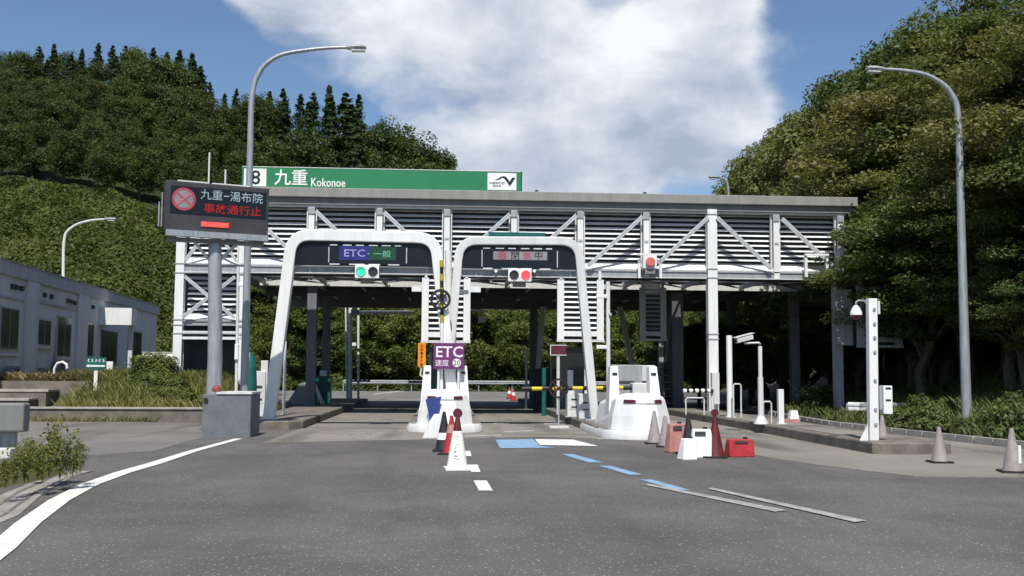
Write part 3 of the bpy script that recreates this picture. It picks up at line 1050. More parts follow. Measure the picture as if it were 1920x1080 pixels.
# ------------------------------------------------------------------ green station sign on the roof
YS = 39.0
pl, pr = PY(455, 315, YS), PY(976, 322, YS)
z1 = (pl.z + pr.z) / 2
z0 = ZTOP + .02
st = thing('station_name_sign', 'long green sign reading 九重 Kokonoe on the toll gate roof', 'sign', ((pl.x + pr.x) / 2, YS, z0))
MB().b2(pl.x, pr.x, YS - .08, YS + .08, z0, z1).build('board', GREEN, st)
MB().b2(pr.x + .003, pr.x + .06, YS - .1, YS + .1, z0, z1 + .02).build('edge_trim', TEAL, st)
MB().b2(pl.x, pr.x, YS - .09, YS + .09, z1 + .002, z1 + .03).build('top_trim', WHITE2, st)
for k in range(6):
    xx = pl.x + .5 + k * (pr.x - pl.x - 1) / 5
    MB().bar((xx, YS + .09, z1 - .1), (xx, YS + 1.2, z0), .06, .06).build('strut', GREY, st)
yf = YS - .092
xr = (1, 0, 0)
zu = (0, 0, 1)


def sx_at(px, py=340):
    return PY(px, py, YS).x


n0, n1_ = sx_at(458), sx_at(500)
zc = (z0 + z1) / 2
pn = MB().b2(n0, n1_, YS - .088, YS - .081, z0 + .02, z1 - .06).build('number_panel', SIGNW, st)
text('numeral', '8', ((n0 + n1_) / 2 + .02, yf, zc - .02), xr, zu, .36, .56, INK, pn, bold=.01)
text('lettering', '九重', ((sx_at(515) + sx_at(577)) / 2, yf, zc), xr, zu, sx_at(577) - sx_at(515), .62, SIGNW, st, bold=.012)
text('lettering', 'Kokonoe', ((sx_at(584) + sx_at(648)) / 2, yf, zc - .17), xr, zu, sx_at(648) - sx_at(584), .34, SIGNW, st, bold=.012)
l0, l1 = sx_at(914), sx_at(968)
lp = MB().b2(l0, l1, YS - .088, YS - .081, z0 + .04, z1 - .05).build('logo_panel', SIGNW, st)
lw, lh = l1 - l0, z1 - z0 - .09
lo_ = lambda u, v: (l0 + u * lw, yf, z0 + .04 + v * lh)
sw = [(.24, .58), (.36, .66), (.46, .78), (.56, .82), (.64, .78), (.70, .66), (.76, .50), (.82, .66), (.86, .74), (.97, .74), (.92, .62), (.86, .44), (.77, .22), (.72, .34), (.65, .52), (.58, .66), (.51, .72), (.44, .64), (.36, .58)]
MB().prism([lo_(*q) for q in sw], (0, .003, 0)).build('logo_mark', INK, lp)
text('logo_lettering', 'NEXCO', lo_(.33, .40), xr, zu, lw * .52, lh * .13, INK, lp, bold=.02)
text('logo_lettering', '西日本', lo_(.33, .23), xr, zu, lw * .28, lh * .10, INK, lp, bold=.01)

# ------------------------------------------------------------------ variable message board on a pole
YV = 27.0
pc = PY(409, 391, YV)
a = R(22)
ex, ey = Vector((math.cos(a), math.sin(a), 0)), Vector((-math.sin(a), math.cos(a), 0))   # ey points away from viewer
vm_ = thing('variable_message_board', 'dark electronic message board with red symbol on a thick grey pole', 'message sign', (PY(398, 740, YV).x, YV, 0))
VW, VH, VD = 2.66, 1.30, .42


def vp(u, o, w_):
    return Vector((pc.x, YV, pc.z)) + ex * u + ey * o + Vector((0, 0, w_))


def vbox(u0, u1, o0, o1, w0, w1, name, m, parent, bev=0):
    b = MB()
    b.add([vp(u, o, w_) for w_ in (w0, w1) for u, o in ((u0, o0), (u1, o0), (u1, o1), (u0, o1))],
          [(3, 2, 1, 0), (4, 5, 6, 7), (0, 1, 5, 4), (1, 2, 6, 5), (2, 3, 7, 6), (3, 0, 4, 7)])
    return b.build(name, m, parent, bevel=bev)


CAB = mat('cabinet_dark', (.05, .046, .05), .5, var=.15, scale=2)
cab = vbox(-VW / 2, VW / 2, 0, VD, -VH / 2, VH / 2, 'cabinet', CAB, vm_, .02)
scr = vbox(-VW / 2 + .12, VW / 2 - .07, -.012, -.002, -.20, VH / 2 - .13, 'screen', SCREEN, vm_)
vbox(-VW / 2 + .02, VW / 2 - .02, -.16, .02, -VH / 2 - .16, -VH / 2 - .004, 'bottom_ledge', POLEG, vm_)
vbox(-VW / 2 + .1, VW / 2 - .1, .03, VD - .05, -VH / 2 - .26, -VH / 2 - .17, 'under_frame', FASCIA2, vm_)
vbox(-VW / 2 + .3, -.25, .1, .3, VH / 2 + .004, VH / 2 + .05, 'top_rail', WHITE2, vm_)
vbox(-.15, VW / 2 - .5, .12, .3, VH / 2 + .004, VH / 2 + .05, 'top_rail', WHITE2, vm_)
for u in (-VW / 2 - .06, -VW / 2 - .13):
    b = MB()
    b.tube([vp(u, .2, -.55), vp(u, .2, .35 if u > -VW / 2 - .1 else .1)], .02, 8)
    b.build('side_rod', POLEG, vm_)
zt_ = VH / 2
text('lettering', '九重−湯布院', vp(.35, -.018, zt_ - .30), ex, zu, 1.62, .27, LED_WHITE, scr, bold=.0)
text('lettering', '事故通行止', vp(.38, -.018, zt_ - .66), ex, zu, 1.50, .25, LED_RED, scr, bold=.008)
vbox(-.42, .28, -.03, -.004, -.50, -.38, 'red_bar', LED_BAR, vm_)
b = MB()
cc = (-.88, zt_ - .47)
seg = 32
for r0_, r1_ in ((.245, .30),):
    vs, fs = [], []
    for k in range(seg):
        an = 2 * math.pi * k / seg
        vs += [vp(cc[0] + r_ * math.cos(an), -.018, cc[1] + r_ * math.sin(an)) for r_ in (r0_, r1_)]
        k2 = (k + 1) % seg
        fs.append((2 * k, 2 * k + 1, 2 * k2 + 1, 2 * k2))
    b.add(vs, fs)
b.build('symbol_ring', LED_DRED, scr)
b = MB()
b.add([vp(cc[0] + .24 * math.cos(2 * math.pi * k / seg), -.016, cc[1] + .24 * math.sin(2 * math.pi * k / seg)) for k in range(seg)], [tuple(range(seg))])
b.build('symbol_disc', LED_GREY, scr)
b = MB()
for s_ in (-1, 1):
    b.bar(vp(cc[0] - .19, -.0205 - .001 * s_, cc[1] - .16 * s_), vp(cc[0] + .19, -.0205 - .001 * s_, cc[1] + .16 * s_), .045, .002)
b.build('symbol_cross', LED_DRED, scr)
pb = PY(397, 735, YV)
pole_top = vp(-.02, .22, -VH / 2 - .2)
MB().tube([(pb.x, YV + .18, .2), (pb.x + .02, YV + .18, 2.0), pole_top], [.20, .19, .17], 20).build('pole', POLEG, vm_, True)
for s_ in (-1, 1):
    MB().bar(pole_top + ex * .1 * s_ - Vector((0, 0, .55)), vp(.55 * s_, .22, -VH / 2 - .24), .07, .09).build('strut', WHITE2, vm_)
base = thing('sign_foundation_box', 'grey concrete foundation box under the message board pole', 'foundation', (pb.x, YV, 0))
q0, q1 = PY(380, 745, 26.6), PY(471, 745, 26.6)
MB().b2(q0.x, q1.x, 26.6, 27.9, -.03, 1.10).build('block', mat('slate_block', (.15, .155, .17), .7, var=.12, scale=2, dirt=((.10, .10, .11), .5)), base, bevel=.02)
MB().b2(q0.x + .35, q1.x + .02, 26.57, 27.93, 1.105, 1.16).build('cap', WHITE2, base)
p = PY(386, 750, 26.59)
MB().tube([(p.x, 26.62, p.z), (p.x, 26.56, p.z)], .06, 12).build('port', RUBBER, base, True)
p = PY(402, 727, 26.5)
e = MB().lathe((p.x, 26.75, 1.162), [(.11, 0), (.12, .06), (.08, .14), (.03, .17)], 12).build('red_lamp_dome', mat('dull_red', (.26, .05, .035), .6), None, True)
tag(e, 'small red dome lamp on the message board foundation', 'lamp')

# ------------------------------------------------------------------ street lamps


def lamp(name, label, base_, path, rads, head_dir, parent_loc, m=POLEG, hl=.6):
    e = thing(name, label, 'street lamp', parent_loc, 'street lamps')
    P_ = [Vector(p) for p in path]
    sm, sr = [P_[0]], [rads[0]]
    for i in range(len(P_) - 1):
        p0_, p1_, p2_, p3_ = P_[max(i - 1, 0)], P_[i], P_[i + 1], P_[min(i + 2, len(P_) - 1)]
        if (p2_ - p1_).length > 3:
            sm.append(p2_)
            sr.append(rads[i + 1])
            continue
        if (p1_ - p0_).length > 3:
            p0_ = p1_ - (p1_ - p0_).normalized() * (p2_ - p1_).length
        for k in range(1, 5):
            t_ = k / 4
            sm.append(.5 * (2 * p1_ + (p2_ - p0_) * t_ + (2 * p0_ - 5 * p1_ + 4 * p2_ - p3_) * t_ ** 2 + (3 * p1_ - p0_ - 3 * p2_ + p3_) * t_ ** 3))
            sr.append(rads[i] + (rads[i + 1] - rads[i]) * t_)
    MB().tube(sm, sr, 14).build('pole', m, e, True)
    p = Vector(path[-1])
    d_ = Vector(head_dir).normalized()
    s_ = d_.cross(Vector((0, 0, 1))).normalized()
    u_ = s_.cross(d_)
    rings = []
    for t_, w_, h_ in ((0, .05, .05), (.12, .09, .08), (.3, .14, .10), (hl - .1, .14, .09), (hl, .10, .05)):
        c_ = p + d_ * t_
        rings.append([c_ + s_ * (w_ * math.cos(k * math.pi / 4)) + u_ * (h_ * math.sin(k * math.pi / 4)) for k in range(8)])
    hd = MB().loft(rings).build('lamp_head', GREY, e, True)
    lens = p + d_ * (hl * .62) - u_ * .10
    MB().bar(lens - d_ * .2, lens + d_ * .2, .2, .03, tuple(u_)).build('lens', WHITE2, hd)
    MB().lathe((path[0][0], path[0][1], path[0][2]), [(rads[0] * 1.9, 0), (rads[0] * 1.9, .03), (rads[0] * 1.15, .05), (rads[0] * 1.1, .3)], 14).build('base_flange', m, e, True)
    return e


YL = 29.5
pth = [PY(455, 800, YL)]
for x, y in ((459, 690), (466, 400), (471, 200), (475, 165), (484, 140), (501, 118), (530, 102), (575, 94), (615, 90), (648, 89)):
    pth.append(PY(x, y, YL))
pth[0].z = 0
lamp('street_lamp', 'tall street lamp whose arm curves over the green sign', None, pth, [.12, .115, .10, .085, .08, .075, .07, .06, .055, .05, .045], (1, 0, .02), pth[0])
YL = 62
pth = [PY(118, 715, YL)]
for x, y in ((118, 600), (119, 470), (122, 442), (130, 430), (148, 419), (172, 413), (195, 411)):
    pth.append(PY(x, y, YL))
pth[0].z = 1.25
lamp('street_lamp', 'pale street lamp behind the grey office roof', None, pth, [.10, .10, .085, .08, .075, .07, .06, .055], (1, -.1, .03), pth[0], WHITE2, .75)
pt_ = PZ(1813, 795, .25)
YL = pt_.y
pth = [pt_]
for x, y in ((1806, 560), (1798, 250), (1795, 205), (1788, 184), (1770, 160), (1735, 140), (1690, 132), (1660, 130)):
    pth.append(PY(x, y, YL))
lamp('street_lamp', 'tall grey street lamp standing against the dark trees', None, pth, [.15, .13, .10, .095, .09, .08, .07, .06, .05], (-1, 0, .02), pt_)

YL = 58
pth = [PY(1367, 720, YL)]
for x, y in ((1367, 560), (1366, 365), (1364, 345), (1358, 336), (1350, 333)):
    pth.append(PY(x, y, YL))
pth[0].z = 0
lamp('street_lamp', 'small white-headed lamp peeping over the roof before the bamboo', None, pth, [.09, .085, .075, .07, .06, .05], (-1, -.2, .0), pth[0], POLEG, .7)

# ------------------------------------------------------------------ toll islands


def island(x0, x1, y0, y1, name='toll_island', nose=.5):
    poly = [(x0, y1), (x0, y0 + nose), (x0 + (x1 - x0) * .18, y0 + .08), ((x0 + x1) / 2, y0), (x1 - (x1 - x0) * .18, y0 + .08), (x1, y0 + nose), (x1, y1)]
    b = MB()
    b.loft([[(x, y, -.02) for x, y in poly], [(x, y, .22) for x, y in poly], [(x * .98 + (x0 + x1) / 2 * .02, y + .03, .25) for x, y in poly]])
    return tag(b.build(name, CONCD, bevel=0), kind='structure')


island(-1.05, 1.05, 29.6, 58)
island(4.15, 6.25, 27.0, 58)
island(-6.2, -4.2, 30.2, 56)
third = island(9.2, 10.95, PZ(1637, 826, .25).y - .75, 56, nose=.12)
b = MB()
b.b2(9.5, 10.7, 23.0, 27.5, .252, .262)
tag(b.build('island_paving', SLAB), kind='structure')
tag(MB().b2(9.4, 10.75, 28.6, 40, .252, .262).build('island_paving', SLAB), kind='structure')


def crash_nose(cx, ynose, label, ln=2.3):
    e = thing('crash_cushion', label, 'crash barrier', (cx, ynose + 1, 0), 'white island noses')

    def oval(w, y0, y1, r, z):
        pts = []
        for k in range(13):
            an = math.pi * k / 12
            pts.append((cx - math.cos(an) * w, y0 + r - math.sin(an) ** .75 * r, z))
        return pts + [(cx + w, y1, z), (cx - w, y1, z)]

    def facet(w, y0, y1, r, z):
        c_ = .36 * w
        return [(cx - w, y0 + r, z), (cx - c_ - .05, y0 + .13, z), (cx - c_, y0 + .10, z), (cx, y0 + .02, z), (cx + c_, y0 + .10, z), (cx + c_ + .05, y0 + .13, z), (cx + w, y0 + r, z), (cx + w, y1, z), (cx - w, y1, z)]
    MB().loft([oval(1.10, ynose, ynose + ln + .9, 1.0, .01), oval(1.10, ynose, ynose + ln + .9, 1.0, .13), oval(1.04, ynose + .05, ynose + ln + .85, .95, .22)]).build('rim', WHITE2, e, True)
    prof = [(.80, .25, .85, .222), (.76, .33, .80, .60), (.68, .46, .72, .93), (.66, .49, .70, 1.02), (.60, .56, .62, 1.10), (.42, .74, .42, 1.19)]
    rg = [facet(w, ynose + a_, ynose + ln, r_, z) for w, a_, r_, z in prof]
    if ln > 3:
        rg = [[(p[0], p[1], p[2] - (.30 * max(0, (p[1] - ynose - .9) / ln) if p[2] > .5 else 0)) for p in r_] for r_ in rg]
    bd = MB().loft(rg).build('body', WHITE, e)
    A_, B_ = facet(.694, ynose + .428, ynose + 2.3, .72, .925), facet(.674, ynose + .462, ynose + 2.3, .70, 1.015)
    for k0, k1, m in ((0, 2, DRED), (2, 4, WHITE2), (4, 6, DRED)):
        b = MB()
        vs = []
        for k in range(k0, k1 + 1):
            a_, b2_ = Vector(A_[k]), Vector(B_[k])
            if k == 0:
                a_, b2_ = a_.lerp(Vector(A_[1]), .45), b2_.lerp(Vector(B_[1]), .45)
            if k == 6:
                a_, b2_ = a_.lerp(Vector(A_[5]), .45), b2_.lerp(Vector(B_[5]), .45)
            vs += [a_, b2_]
        b.add(vs, [(2 * k, 2 * k + 2, 2 * k + 3, 2 * k + 1) for k in range(k1 - k0)])
        b.build('reflector', m, bd)
    # chevron marks on the rim
    for s_ in (-1, 1):
        for k in range(4):
            y = ynose + .85 + k * .42
            MB().prism([(cx + s_ * .83, y, .226), (cx + s_ * 1.02, y + .16, .226), (cx + s_ * 1.02, y + .30, .226), (cx + s_ * .83, y + .14, .226)], (0, 0, .003)).build('chevron', DARK if k % 2 else GREY, e)
    # fins
    for s_ in (-1, 1):
        xa = cx + s_ * .60
        f = MB()
        f.loft([[(xa - .17, ynose + 1.75, .25), (xa + .17, ynose + 1.75, .25), (xa + .17, ynose + 2.6, .25), (xa - .17, ynose + 2.6, .25)],
                [(xa - .11 - s_ * .06, ynose + 2.15, 1.90), (xa + .11 - s_ * .06, ynose + 2.15, 1.90), (xa + .11 - s_ * .06, ynose + 2.55, 1.90), (xa - .11 - s_ * .06, ynose + 2.55, 1.90)]])
        fo = f.build('fin', WHITE, e, bevel=.02)
        MB().b2(xa - s_ * .06 - .07, xa - s_ * .06 + .07, ynose + 2.06, ynose + 2.085, 1.66, 1.72).build('slot', INK, fo)
    return e


crash_nose(0.0, 28.6, 'white bull-nosed crash cushion under the purple ETC sign')
crash_nose(5.2, 25.7, 'white bull-nosed crash cushion at the lowered barrier, beside the dark cones', 4.2)
# blue sheet on the centre nose
e = MB()
f4 = [(-.55, 29.02, .93), (-.10, 28.93, 1.02), (-.20, 28.86, .50), (-.42, 28.90, .34)]
e.prism(f4, (0, -.02, 0))
o = e.build('blue_sheet', BLUE, None)
tag(o, 'dark blue sheet fixed on the centre white nose', 'sheet')

# side mounts of left island
p = PZ(566, 757, .25)
e = thing('crash_cushion', 'grey shaded rear crash cushion beyond the left lane arch', 'crash barrier', (p.x, p.y, .25), 'white island noses')
x0, x1 = PY(553, 700, p.y).x, PY(592, 700, p.y).x
zt = PY(570, 697, p.y).z
MB().prism([(x0 - .35, p.y, .25), (x1, p.y, .25), (x1 - .3, p.y, zt - .4), (x0 + .2, p.y, zt - .55)], (0, 1.3, 0)).build('body', GREY, e)
MB().loft([[(x1 - .32, p.y - .1, zt - .5), (x1 - .02, p.y - .1, zt - .5), (x1 - .02, p.y + .2, zt - .5), (x1 - .32, p.y + .2, zt - .5)],
           [(x1 - .30, p.y - .1, zt - .1), (x1 - .06, p.y - .1, zt - .1), (x1 - .06, p.y + .2, zt - .1), (x1 - .30, p.y + .2, zt - .1)],
           [(x1 - .25, p.y - .05, zt), (x1 - .12, p.y - .05, zt), (x1 - .12, p.y + .15, zt), (x1 - .25, p.y + .15, zt)]]).build('fin', WHITE2, e)
MB().prism([(x1 - .1, p.y - .12, zt - .5), (x1 + .02, p.y - .12, zt - .5), (x1 + .42, p.y - .12, .25), (x1 + .25, p.y - .12, .25)], (0, .2, 0)).build('fin', WHITE2, e)

# ------------------------------------------------------------------ lane arches with screens


def arch(Y, pxl, name, label, m, pts_px, thick, scr_px, panel_px, content):
    P = [PY(x, y, Y) for x, y in pts_px]
    e = thing(name, label, 'lane gantry', ((P[0].x + P[-1].x) / 2, Y, .25))
    # round the corners
    pts2 = [(p.x, p.z) for p in P]
    for i_, j_ in ((0, 1), (-1, -2)):
        (xa_, za_), (xb_, zb_) = pts2[i_], pts2[j_]
        pts2[i_] = (xa_ + (xa_ - xb_) / (za_ - zb_) * (.27 - za_), .27)
    out = [pts2[0]]
    for i in range(1, len(pts2) - 1):
        a_, b_, c_ = Vector(pts2[i - 1]), Vector(pts2[i]), Vector(pts2[i + 1])
        r_ = .55
        d1, d2 = (a_ - b_).normalized(), (c_ - b_).normalized()
        s_, t_ = b_ + d1 * r_, b_ + d2 * r_
        for k in range(7):
            u = k / 6
            q = s_ * (1 - u) ** 2 + b_ * 2 * u * (1 - u) + t_ * u * u
            out.append((q.x, q.y))
    out.append(pts2[-1])
    MB().sweep(out, thick, Y - .17, Y + .17).build('arch_frame', m, e, bevel=.03)
    for q in (out[0], out[-1]):
        MB().b2(q[0] - .3, q[0] + .3, Y - .3, Y + .3, .251, .29).build('foot_plate', GREY, e)
    pp = [PY(x, y, Y) for x, y in panel_px]
    MB().prism([(p.x, Y - .06, p.z) for p in pp], (0, .12, 0)).build('panel', BLACK, e)
    x0, y0, x1, y1 = scr_px
    s0_, s1_ = PY(x0, y0, Y - .08), PY(x1, y1, Y - .08)
    sc_ = MB().b2(s0_.x, s1_.x, Y - .085, Y - .062, s1_.z, s0_.z).build('screen', SCREEN, e)
    rr = random.Random(3)
    for z, n in ((s0_.z, 6), (s1_.z, 4)):
        xx = s0_.x
        step = (s1_.x - s0_.x) / n
        for k in range(n):
            MB().b2(xx + k * step + .03, xx + k * step + step * rr.uniform(.55, .9), Y - .095, Y - .088, z - .018, z + .018).build('frame_strip', WHITE2, sc_)
    for xx in (s0_.x, s1_.x):
        MB().b2(xx - .015, xx + .015, Y - .095, Y - .088, s1_.z + .05, s0_.z - .06).build('frame_strip', BRACE, sc_)
    content(sc_, Y - .09)
    return e


def content1(s, y):
    def pz(px, py):
        return PY(px, py, y)
    a_, b_ = pz(636, 461), pz(693, 488)
    MB().b2(a_.x, b_.x, y + .001, y + .004, b_.z, a_.z).build('blue_field', LED_BLUE, s)
    a_, b_ = pz(692, 463), pz(742, 488)
    MB().b2(a_.x + .02, b_.x, y + .001, y + .004, b_.z, a_.z).build('green_field', LED_GRN, s)
    c_ = pz(665, 474.5)
    text('lettering', 'ETC', (c_.x, y - .004, c_.z), xr, zu, pz(685, 470).x - pz(646, 470).x, .22, LED_LILAC, s, bold=.01)
    c_ = pz(711, 476)
    text('lettering', '・一般', (c_.x, y - .004, c_.z), xr, zu, pz(731, 470).x - pz(687, 470).x, .21, LED_MINT, s, bold=.0)


def content2(s, y):
    def pz(px, py):
        return PY(px, py, y)
    a_, b_ = pz(925, 471), pz(1026, 488)
    MB().b2(a_.x, b_.x, y + .001, y + .004, b_.z, a_.z).build('grey_field', LED_GREY, s)
    for px, ch, m in ((966, '閉', INK), (988, '鎖', LED_DRED), (1010, '中', INK)):
        c_ = pz(px, 479.5)
        text('lettering', ch, (c_.x, y - .004, c_.z), xr, zu, .24, .24, m, s, bold=.0)
    c_ = pz(942, 479)
    b = MB()
    vs, fs = [], []
    for k in range(20):
        an = 2 * math.pi * k / 20
        vs += [(c_.x + r_ * math.cos(an), y - .004, c_.z + r_ * math.sin(an)) for r_ in (.085, .125)]
        k2 = (k + 1) % 20
        fs.append((2 * k, 2 * k + 1, 2 * k2 + 1, 2 * k2))
    b.add(vs, fs)
    for s_ in (-1, 1):
        b.bar((c_.x - .07, y - .006 - .001 * s_, c_.z - .07 * s_), (c_.x + .07, y - .006 - .001 * s_, c_.z + .07 * s_), .03, .001)
    b.build('closed_symbol', LED_DRED, s)


ARCH1 = [(507, 766), (549, 441), (816, 447), (846, 720)]
arch(30.8, None, 'lane_arch', 'white arch with screen reading ETC 一般 over the left lane', WHITE, ARCH1, .34, (617, 459, 762, 497),
     [(545, 497), (556, 452), (566, 449), (805, 455), (813, 460), (822, 501)], content1)
ARCH2 = [(838, 730), (862, 452), (1083, 453), (1112, 760)]
arch(31.2, None, 'lane_arch', 'greyer arch with closed-lane screen over the right lane', WHITE2, ARCH2, .26, (904, 465, 1045, 505),
     [(864, 503), (873, 457), (1075, 459), (1086, 506)], content2)


def signal(px, py, Y, lit_left, label):
    c_ = PY(px, py, Y)
    e = thing('lane_signal', label, 'traffic light', (c_.x, Y, c_.z))
    MB().b2(c_.x - .36, c_.x + .36, Y - .08, Y + .1, c_.z - .20, c_.z + .20).build('housing', WHITE, e, bevel=.015)
    for s_ in (-1, 1):
        on = (s_ < 0) == lit_left
        m = (LIT_GREEN if lit_left else LIT_RED) if on else LENS_OFF
        ln = MB().tube([(c_.x + s_ * .18, Y - .082, c_.z), (c_.x + s_ * .18, Y - .11, c_.z)], .135, 24).build('lens', m, e, True)
        if not on:
            MB().lathe((c_.x + s_ * .18, 0, 0), [(.01, 0), (.011, .001)], 4)
        # short visor
        vs, fs = [], []
        for k in range(13):
            an = math.pi * k / 12
            vs += [(c_.x + s_ * .18 + .145 * math.cos(an), Y - .084, c_.z + .145 * math.sin(an)), (c_.x + s_ * .18 + .145 * math.cos(an), Y - .17, c_.z + .145 * math.sin(an))]
        for k in range(12):
            fs.append((2 * k, 2 * k + 1, 2 * k + 3, 2 * k + 2))
        MB().add(vs, fs).build('visor', SIGNW, ln)
    MB().b2(c_.x - .2, c_.x + .2, Y + .1, Y + .3, c_.z - .34, c_.z - .202).build('mount', FASCIA2, e)
    return c_


s1 = signal(688.5, 509.5, 30.62, True, 'two-lamp signal with green lit under the left arch')
s2 = signal(974.5, 516, 31.02, False, 'two-lamp signal with red lit under the right arch')
# gantry sub-beams that carry panels and signals
for nm, (xa, xb), Y, z in (('left', (548, 828), 30.9, PY(690, 506, 30.9).z), ('right', (866, 1092), 31.3, PY(975, 512, 31.3).z)):
    a_, b_ = PY(xa, 500, Y), PY(xb, 500, Y)
    e = thing('signal_beam', 'grey channel beam under the dark panel of the %s arch' % nm, 'beam', ((a_.x + b_.x) / 2, Y, z))
    MB().b2(a_.x, b_.x, Y + .02, Y + .10, z - .10, z + .06).build('web', GREY, e)
    MB().b2(a_.x, b_.x, Y - .06, Y + .14, z + .062, z + .09).build('flange', WHITE2, e)
    MB().b2(a_.x, b_.x, Y - .06, Y + .14, z - .13, z - .102).build('flange', WHITE2, e)
    for k in range(3):
        xx = a_.x + (.12, .27, .9)[k] * (b_.x - a_.x)
        MB().b2(xx - .02, xx + .02, Y - .04, Y + .018, z - .1, z + .06).build('stiffener', BRACE, e)
for k, px in enumerate((930, 1002)):
    c_ = PY(px, 508, 31.0)
    e = thing('beam_sensor', 'small white sensor on the right arch beam, %s of the red signal' % ('left' if k == 0 else 'right'), 'sensor', (c_.x, 31.0, c_.z))
    MB().tube([(c_.x, 31.0, c_.z), (c_.x, 31.2, c_.z)], .05, 10).build('body', WHITE, e, True)
    MB().b2(c_.x - .02, c_.x + .02, 31.05, 31.25, c_.z - .12, c_.z - .04).build('stem', GREY, e)

# green fabric strip over right arch
p0, p1 = PY(916, 437, 38.75), PY(1022, 440, 38.75)
o = MB().b2(p0.x, p1.x, 38.70, 38.78, p0.z - .14, p0.z + .04).build('green_strip', TEAL, None)
tag(o, 'dark teal strip on the truss above the right arch', 'panel')

# ------------------------------------------------------------------ ETC sign, orange sign and poles on centre island
YE = 30.4
p0, p1 = PY(813, 643, YE), PY(870, 692, YE)
e = thing('etc_sign', 'purple sign with white letters ETC above speed 20 on centre island', 'sign', ((p0.x + p1.x) / 2, YE, .25))
pa = MB().b2(p0.x, p1.x, YE - .03, YE + .02, p1.z, p0.z).build('panel', PURPLE, e)
SGL = mat('sign_lettering', (.80, .72, .80), .4, var=.04)
cxm = (p0.x + p1.x) / 2
text('lettering', 'ETC', (cxm + .02, YE - .034, p0.z - .26), xr, zu, .80, .33, SGL, pa, bold=.012)
text('lettering', '速度', (cxm - .20, YE - .034, p1.z + .18), xr, zu, .40, .19, SGL, pa)
b = MB()
b.add([(cxm + .24 + .125 * math.cos(2 * math.pi * k / 20), YE - .033, p1.z + .185 + .125 * math.sin(2 * math.pi * k / 20)) for k in range(20)], [tuple(range(20))])
b.build('speed_disc', SIGNW, pa)
text('lettering', '20', (cxm + .24, YE - .037, p1.z + .185), xr, zu, .19, .15, INK, pa, bold=.004)
for s_ in (-1, 1):
    MB().tube([(cxm + s_ * .3, YE + .05, .25), (cxm + s_ * .3, YE + .05, p0.z)], .04, 10).build('post', WHITE2, e, True)

YO = 31.2
p0, p1 = PY(784, 643, YO), PY(798, 688, YO)
e = thing('orange_plate_sign', 'narrow upright orange sign with black characters left of ETC sign', 'sign', (p0.x, YO, .25))
pa = MB().b2(p0.x, p1.x, YO - .02, YO + .02, p1.z, p0.z).build('panel', ORANGE, e)
rr = random.Random(5)
for k in range(6):
    zc_ = p0.z - .09 - k * (p0.z - p1.z - .14) / 5.2
    b = MB()
    xc = (p0.x + p1.x) / 2
    for j in range(3):
        b.b2(xc - .05, xc + rr.uniform(.02, .05), YO - .024, YO - .021, zc_ - .035 + j * .028, zc_ - .023 + j * .028)
    b.b2(xc - .01 + rr.uniform(-.02, .02), xc + .008, YO - .0265, YO - .0245, zc_ - .045, zc_ + .045)
    b.build('character', INK, pa)
MB().tube([((p0.x + p1.x) / 2, YO + .03, p1.z), (p0.x + .08, YO + .03, p1.z - .25), (p0.x + .25, YO + .03, p1.z - .38), (p0.x + .25, YO + .03, .25)], .03, 8).build('post', WHITE2, e, True)


def cam_pole(px, base_py, top_py, Y, r, label, devices, m=WHITE2, zb=.25):
    a_, b_ = PY(px[0], base_py, Y), PY(px[1], top_py, Y)
    e = thing('device_pole', label, 'pole', (a_.x, Y, zb))
    MB().tube([(a_.x, Y, zb), (b_.x, Y, b_.z)], r, 12).build('pole', m, e, True)
    MB().lathe((a_.x, Y, zb), [(r * 2.2, 0), (r * 2.2, .02), (r * 1.2, .05)], 10).build('base', m, e)
    for dx, py, w_, h_, mm in devices:
        c_ = PY(px[1], py, Y)
        x_ = c_.x + dx
        MB().b2(*sorted((c_.x + (r + .002) * (1 if dx > 0 else -1), x_)), Y - .02, Y + .02, c_.z - .02, c_.z + .02).build('arm', GREY, e)
        MB().b2(x_ - w_ / 2, x_ + w_ / 2, Y - .12, Y - .022, c_.z - h_ / 2, c_.z + h_ / 2).build('device', mm, e, bevel=.015)
    return e


cam_pole((853, 853), 750, 535, 32.2, .045, 'thin white pole with camera beside ETC sign', [(.22, 548, .42, .13, WHITE), (-.2, 548, .3, .08, WHITE2)])
cam_pole((1141, 1140), 760, 528, 33.0, .07, 'thin pole with small devices at the right arch leg', [(-.22, 556, .36, .12, WHITE), (-.22, 651, .34, .12, WHITE), (.06, 590, .1, .1, GREY)])
cam_pole((443, 447), 745, 500, 33.5, .05, 'thin pole with two devices beside the left tower', [(.18, 534, .34, .12, WHITE), (.15, 633, .3, .1, WHITE2), (-.04, 660, .12, .5, WHITE)])
cam_pole((841, 841), 760, 470, 31.9, .11, 'white post rising behind ETC sign between both arches', [], WHITE)
cam_pole((657, 657), 745, 575, 56.9, .10, 'white double post with long horizontal bar past the left lane', [], WHITE, 0.02)
cam_pole((651, 648), 745, 572, 57.5, .05, 'slim grey post just left of the white double post', [], WHITE2, 0.02)
cam_pole((672, 672), 745, 575, 58.5, .07, 'grey post just right of the white double post', [(-.3, 646, .35, .2, WHITE), (.02, 655, .3, .12, INK)], WHITE2, 0.02)
p0, p1 = PY(662, 586, 56.9), PY(774, 586, 56.9)
e = thing('height_bar', 'long white horizontal bar held on the post past left lane', 'bar', ((p0.x + p1.x) / 2, 56.8, p0.z))
MB().tube([(p0.x, 56.75, p0.z), (p1.x, 56.75, p1.z)], .09, 10).build('bar', WHITE, e, True)
MB().b2(p0.x - .1, p0.x + .35, 56.65, 56.85, p0.z - .16, p0.z + .16).build('clamp', GREY, e)
p0, p1 = PY(885, 580, 48), PY(914, 585, 48)
e = thing('soffit_arm', 'short white arm with camera under the canopy beyond right arch', 'camera arm', (p0.x, 48, p0.z))
